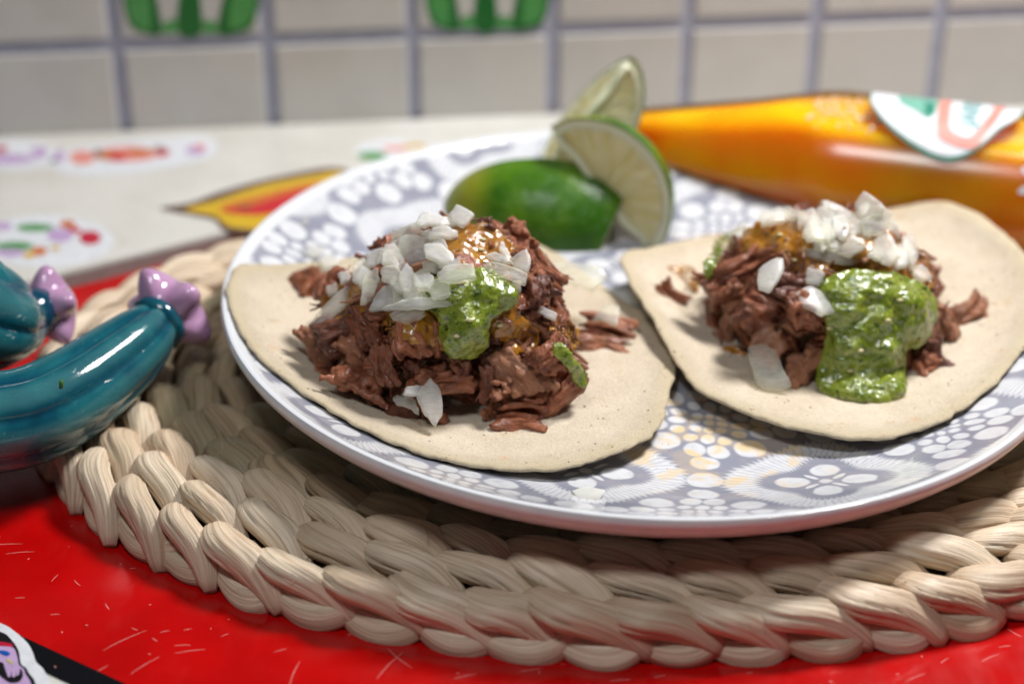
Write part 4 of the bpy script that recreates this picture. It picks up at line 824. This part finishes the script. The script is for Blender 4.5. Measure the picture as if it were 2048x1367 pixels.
# ================================================================== BOTTLE
q1 = at(1640, 337, 3.1); q2 = at(2048, 390, 3.1); bx_ = (q2 - q1) / np.linalg.norm(q2 - q1)
bz = np.array([0, 0, 1.]); by = np.cross(bz, bx_)
bot0 = q1 - bx_ * 10.2
bottle = thing('soda_bottle', bot0 - np.array([0, 0, 3.1]), 'glass bottle of orange soda lying on its side behind the plate', 'bottle')
prof = [(0.0, 1.15), (0.6, 1.32), (0.65, 1.32), (1.4, 1.35), (1.5, 1.22), (3, 1.5), (5, 1.9), (7.5, 2.4), (9.0, 2.75), (10.2, 3.03), (11.0, 3.1), (14, 3.1), (21.0, 3.1), (21.9, 2.95), (22.2, 2.4), (22.0, 0.05)]
def on_b(v, th, d=0.0):                      # v along axis from the mouth, th angle from straight up towards the front
    r = np.interp(v, [p[0] for p in prof], [p[1] for p in prof]) + d
    return bot0 + bx_ * v + r * (math.cos(th) * bz - math.sin(th) * by)
def brev(prof, m=48, flat_top=None):
    V = []
    for v, r in prof:
        for k in range(m):
            th = 2 * math.pi * k / m; p = bot0 + bx_ * v + r * (math.cos(th) * bz - math.sin(th) * by)
            if flat_top is not None: p[2] = min(p[2], flat_top + 0.02 * math.sin(v * 3))
            V.append(p)
    return np.array(V), grid_faces(len(prof), m, True)
sm = [(v, float(np.interp(v, [p[0] for p in prof], [p[1] for p in prof]))) for v in np.r_[np.linspace(0, 1.5, 8), np.linspace(1.7, 12, 34), np.linspace(12.5, 21, 10)]] + prof[-3:]
V, F = brev(sm); solid('glass', V, F, GLASS, bottle)
ins = [(v, max(.02, r - 0.22)) for v, r in sm if 2.0 < v < 21.6]; ins = [(ins[0][0], .02)] + ins + [(ins[-1][0], .02)]
V, F = brev(ins, 48, 5.45); solid('soda', V, F, SODA, bottle)
P_ = []
for i in range(70):
    v, th = random.uniform(9.6, 12.5), random.uniform(-.8, .6); p = on_b(v, th, -0.26); p[2] = min(p[2], 5.5); P_.append((ICV * random.uniform(.04, .11) + p, ICF))
V, F = join(P_); tag(solid('foam_bubbles', V, F, FOAM, bottle), kind='stuff')
T0 = R_(-14)                                 # centre line of the painted label
def bfn(v, u, d): return on_b(v, T0 + u / 3.1, d)
def label_poly(pts, d, mat, name, sym=True):
    P = [(v, u) for v, u in pts] + ([(v, -u) for v, u in reversed(pts)] if sym else [])
    P = cspline(P, 8 * len(P)) if sym else np.array(P); c_ = P.mean(0); k = 6; V = []; n = len(P)
    for i in range(k):
        for p in P: q = c_ + (p - c_) * (1 - i / k); V.append(bfn(q[0], q[1], d))
    V.append(bfn(*c_, d)); F = grid_faces(k, n, True) + [((k - 1) * n + j, (k - 1) * n + (j + 1) % n, k * n) for j in range(n)]
    return solid(name, V, F, mat, bottle)
v0 = next(v for v in np.arange(9, 16, .05) if pr(on_b(v, T0))[0] > 1745)
out = [(0, .4), (.12, 1.2), (.6, 2.05), (1.4, 2.8), (2.4, 3.4), (3.3, 3.65), (4.0, 3.45), (4.6, 2.85), (5.1, 2.0), (5.6, 1.3), (5.8, .5)]
out = [(v * .95, u * .93) for v, u in out]
label_poly([(v0 - .06 + v * 1.02, u * 1.04) for v, u in out], 0.012, INK['green'], 'label_border')
label_poly([(v0 + v, u * .985) for v, u in out], 0.022, INKW, 'label_field')
label_poly([(v0 + 1.0, .1), (v0 + 1.1, .9), (v0 + 1.9, 1.5), (v0 + 2.3, 1.75), (v0 + 2.5, 1.2), (v0 + 2.5, .2)], 0.032, INK['pale_green'], 'label_leaf')
label_poly([(v0 + 1.9, .6), (v0 + 2.1, 1.6), (v0 + 2.5, 1.5), (v0 + 2.45, .7)], 0.038, INK['green'], 'label_leaf', False)
label_poly([(v0 + 2.5, .1), (v0 + 2.55, 1.0), (v0 + 2.7, 2.3), (v0 + 3.0, 2.75), (v0 + 4.0, 2.95), (v0 + 4.35, 2.5), (v0 + 4.75, 1.3), (v0 + 4.9, .1)], 0.042, INK['salmon'], 'label_frame')
label_poly([(v0 + 2.95, .1), (v0 + 3.0, 1.0), (v0 + 3.1, 2.0), (v0 + 3.3, 2.35), (v0 + 3.8, 2.5), (v0 + 4.05, 2.2), (v0 + 4.4, 1.2), (v0 + 4.5, .1)], 0.05, INKW, 'label_panel')
def blabel(txt, size, vc, u0, mat, d):
    cu = bpy.data.curves.new('t', 'FONT'); cu.body = txt; cu.size = size * S; cu.align_x = 'CENTER'; cu.align_y = 'CENTER'; cu.resolution_u = 3; cu.offset = 0.0002
    o = bpy.data.objects.new('t', cu); sc.collection.objects.link(o); me = bpy.data.meshes.new_from_object(o.evaluated_get(bpy.context.evaluated_depsgraph_get())); bpy.data.objects.remove(o)
    bm = bmesh.new(); bm.from_mesh(me); bmesh.ops.triangulate(bm, faces=bm.faces); bmesh.ops.subdivide_edges(bm, edges=[e_ for e_ in bm.edges if e_.calc_length() > .15 * S], cuts=2, use_grid_fill=False)
    V = [bfn(vc - v.co.y / S, u0 - v.co.x / S, d) for v in bm.verts]; F = [tuple(v.index for v in f.verts) for f in bm.faces]; bm.free()
    solid('lettering', V, F, mat, bottle, smooth=False)
blabel('JARRITOS', 0.95, v0 + 3.75, 0.0, INK['teal'], 0.06)
blabel('MANDARINA', 1.5, v0 + 6.5, 0.0, INKW, 0.02)

# ================================================================== CERAMIC CACTUS
cactus = thing('ceramic_cactus', (-30.6, -6.0, 0), 'teal crackle glazed ceramic cactus with pink star flowers', 'figurine')
def ribbed(P, rad, nr=7, m=96, depth=0.12, ph=0.0):
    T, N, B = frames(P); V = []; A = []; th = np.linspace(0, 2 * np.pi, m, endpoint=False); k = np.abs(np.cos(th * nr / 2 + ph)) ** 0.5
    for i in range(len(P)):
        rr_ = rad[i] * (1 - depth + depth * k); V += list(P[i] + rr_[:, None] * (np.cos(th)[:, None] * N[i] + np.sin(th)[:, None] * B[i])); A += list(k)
    F = grid_faces(len(P), m, True); a = len(V); V += [P[0], P[-1]]; A += [1, .2]
    for j in range(m): F += [(a, (j + 1) % m, j), (a + 1, (len(P) - 1) * m + j, (len(P) - 1) * m + (j + 1) % m)]
    return np.array(V), F, A
def arm(pts, rads, name, ph=0.0):
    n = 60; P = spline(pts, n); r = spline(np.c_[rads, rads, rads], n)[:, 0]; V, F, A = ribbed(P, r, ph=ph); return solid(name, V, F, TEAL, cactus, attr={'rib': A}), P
def flower(c, axis, r, rot=0.0):
    ax = np.asarray(axis, float); ax /= np.linalg.norm(ax); u = np.cross(ax, [0, 0, 1.]); u /= np.linalg.norm(u); w_ = np.cross(u, ax); n, m = 16, 60; V = []
    for i in range(n):
        t_ = i / (n - 1); ang = math.pi * t_; base = math.sin(ang) ** 0.75; h = -math.cos(ang) * 0.46
        for j in range(m):
            f = 2 * math.pi * j / m + rot; lc = (0.5 + 0.5 * math.cos(5 * (f - rot))) ** 1.1; lobe = 0.62 + 0.38 * lc
            rr_ = r * max(base, .01) * lobe; hh = r * h * (1.25 - 0.6 * lc * base); V.append(np.asarray(c) + ax * hh + rr_ * (math.cos(f) * u + math.sin(f) * w_))
    solid('flower', V, grid_faces(n, m, True), PINK, cactus)
a1 = [(-30.0, -7.6, 4.2), (-27, -8.2, 3.6), (-24.6, -8.3, 3.2), (-22.5, -7.95, 3.0), at(-90, 852, 2.9), at(40, 836, 2.7), at(130, 796, 2.8), at(215, 735, 3.0), at(275, 685, 3.25), at(308, 652, 3.4)]
_, P = arm(a1, [1.6, 1.6, 1.58, 1.56, 1.55, 1.52, 1.46, 1.32, 1.12, 0.86], 'arm', 0.4)
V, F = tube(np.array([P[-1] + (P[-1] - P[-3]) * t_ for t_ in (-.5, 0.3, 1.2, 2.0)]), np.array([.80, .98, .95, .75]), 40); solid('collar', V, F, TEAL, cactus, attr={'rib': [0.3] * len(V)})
ax_ = (P[-1] - P[-4]) / np.linalg.norm(P[-1] - P[-4]); flower(P[-1] + ax_ * 0.9, ax_, 1.62, R_(114))
a2 = [(-30.5, -4.6, 7.0), (-27, -4.2, 6.2), (-24, -3.7, 5.6), at(-120, 600, 5.0), at(-40, 632, 4.3), at(20, 640, 3.7), at(60, 628, 3.5)]
_, P = arm(a2, [2.0, 2.0, 1.95, 1.9, 1.82, 1.4, 0.75], 'arm', 0.0)
V, F = tube(np.array([P[-1] + (P[-1] - P[-3]) / np.linalg.norm(P[-1] - P[-3]) * t_ for t_ in (-.5, 0., .5, .8)]), np.array([.62, .80, .80, .6]), 40); solid('collar', V, F, TEAL, cactus, attr={'rib': [0.1] * len(V)})
ax_ = (P[-1] - P[-4]) / np.linalg.norm(P[-1] - P[-4]); flower(P[-1] + ax_ * 0.95, ax_ + np.array([.35, 0, 0]), 1.4, R_(100))
tp = [(-30.6, -6.0, 0.02), (-30.6, -6.0, 1.0), (-30.6, -6.0, 5), (-30.6, -6.0, 9), (-30.6, -6.0, 12), (-30.6, -6.0, 13.5)]
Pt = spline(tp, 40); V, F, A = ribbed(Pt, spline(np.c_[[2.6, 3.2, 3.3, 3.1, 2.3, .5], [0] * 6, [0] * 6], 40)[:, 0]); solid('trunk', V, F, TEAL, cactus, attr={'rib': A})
h0 = at(122, 768, 4.25); V, F = tube(np.array([h0 + np.array([-.02, 0, -.13]), h0, h0 + np.array([.03, 0, .13])]), np.array([.055, .07, .05]), 7)
tag(solid('herb_bit', V, F, HERB), 'tiny green herb bit stuck on the front cactus arm', 'herb')
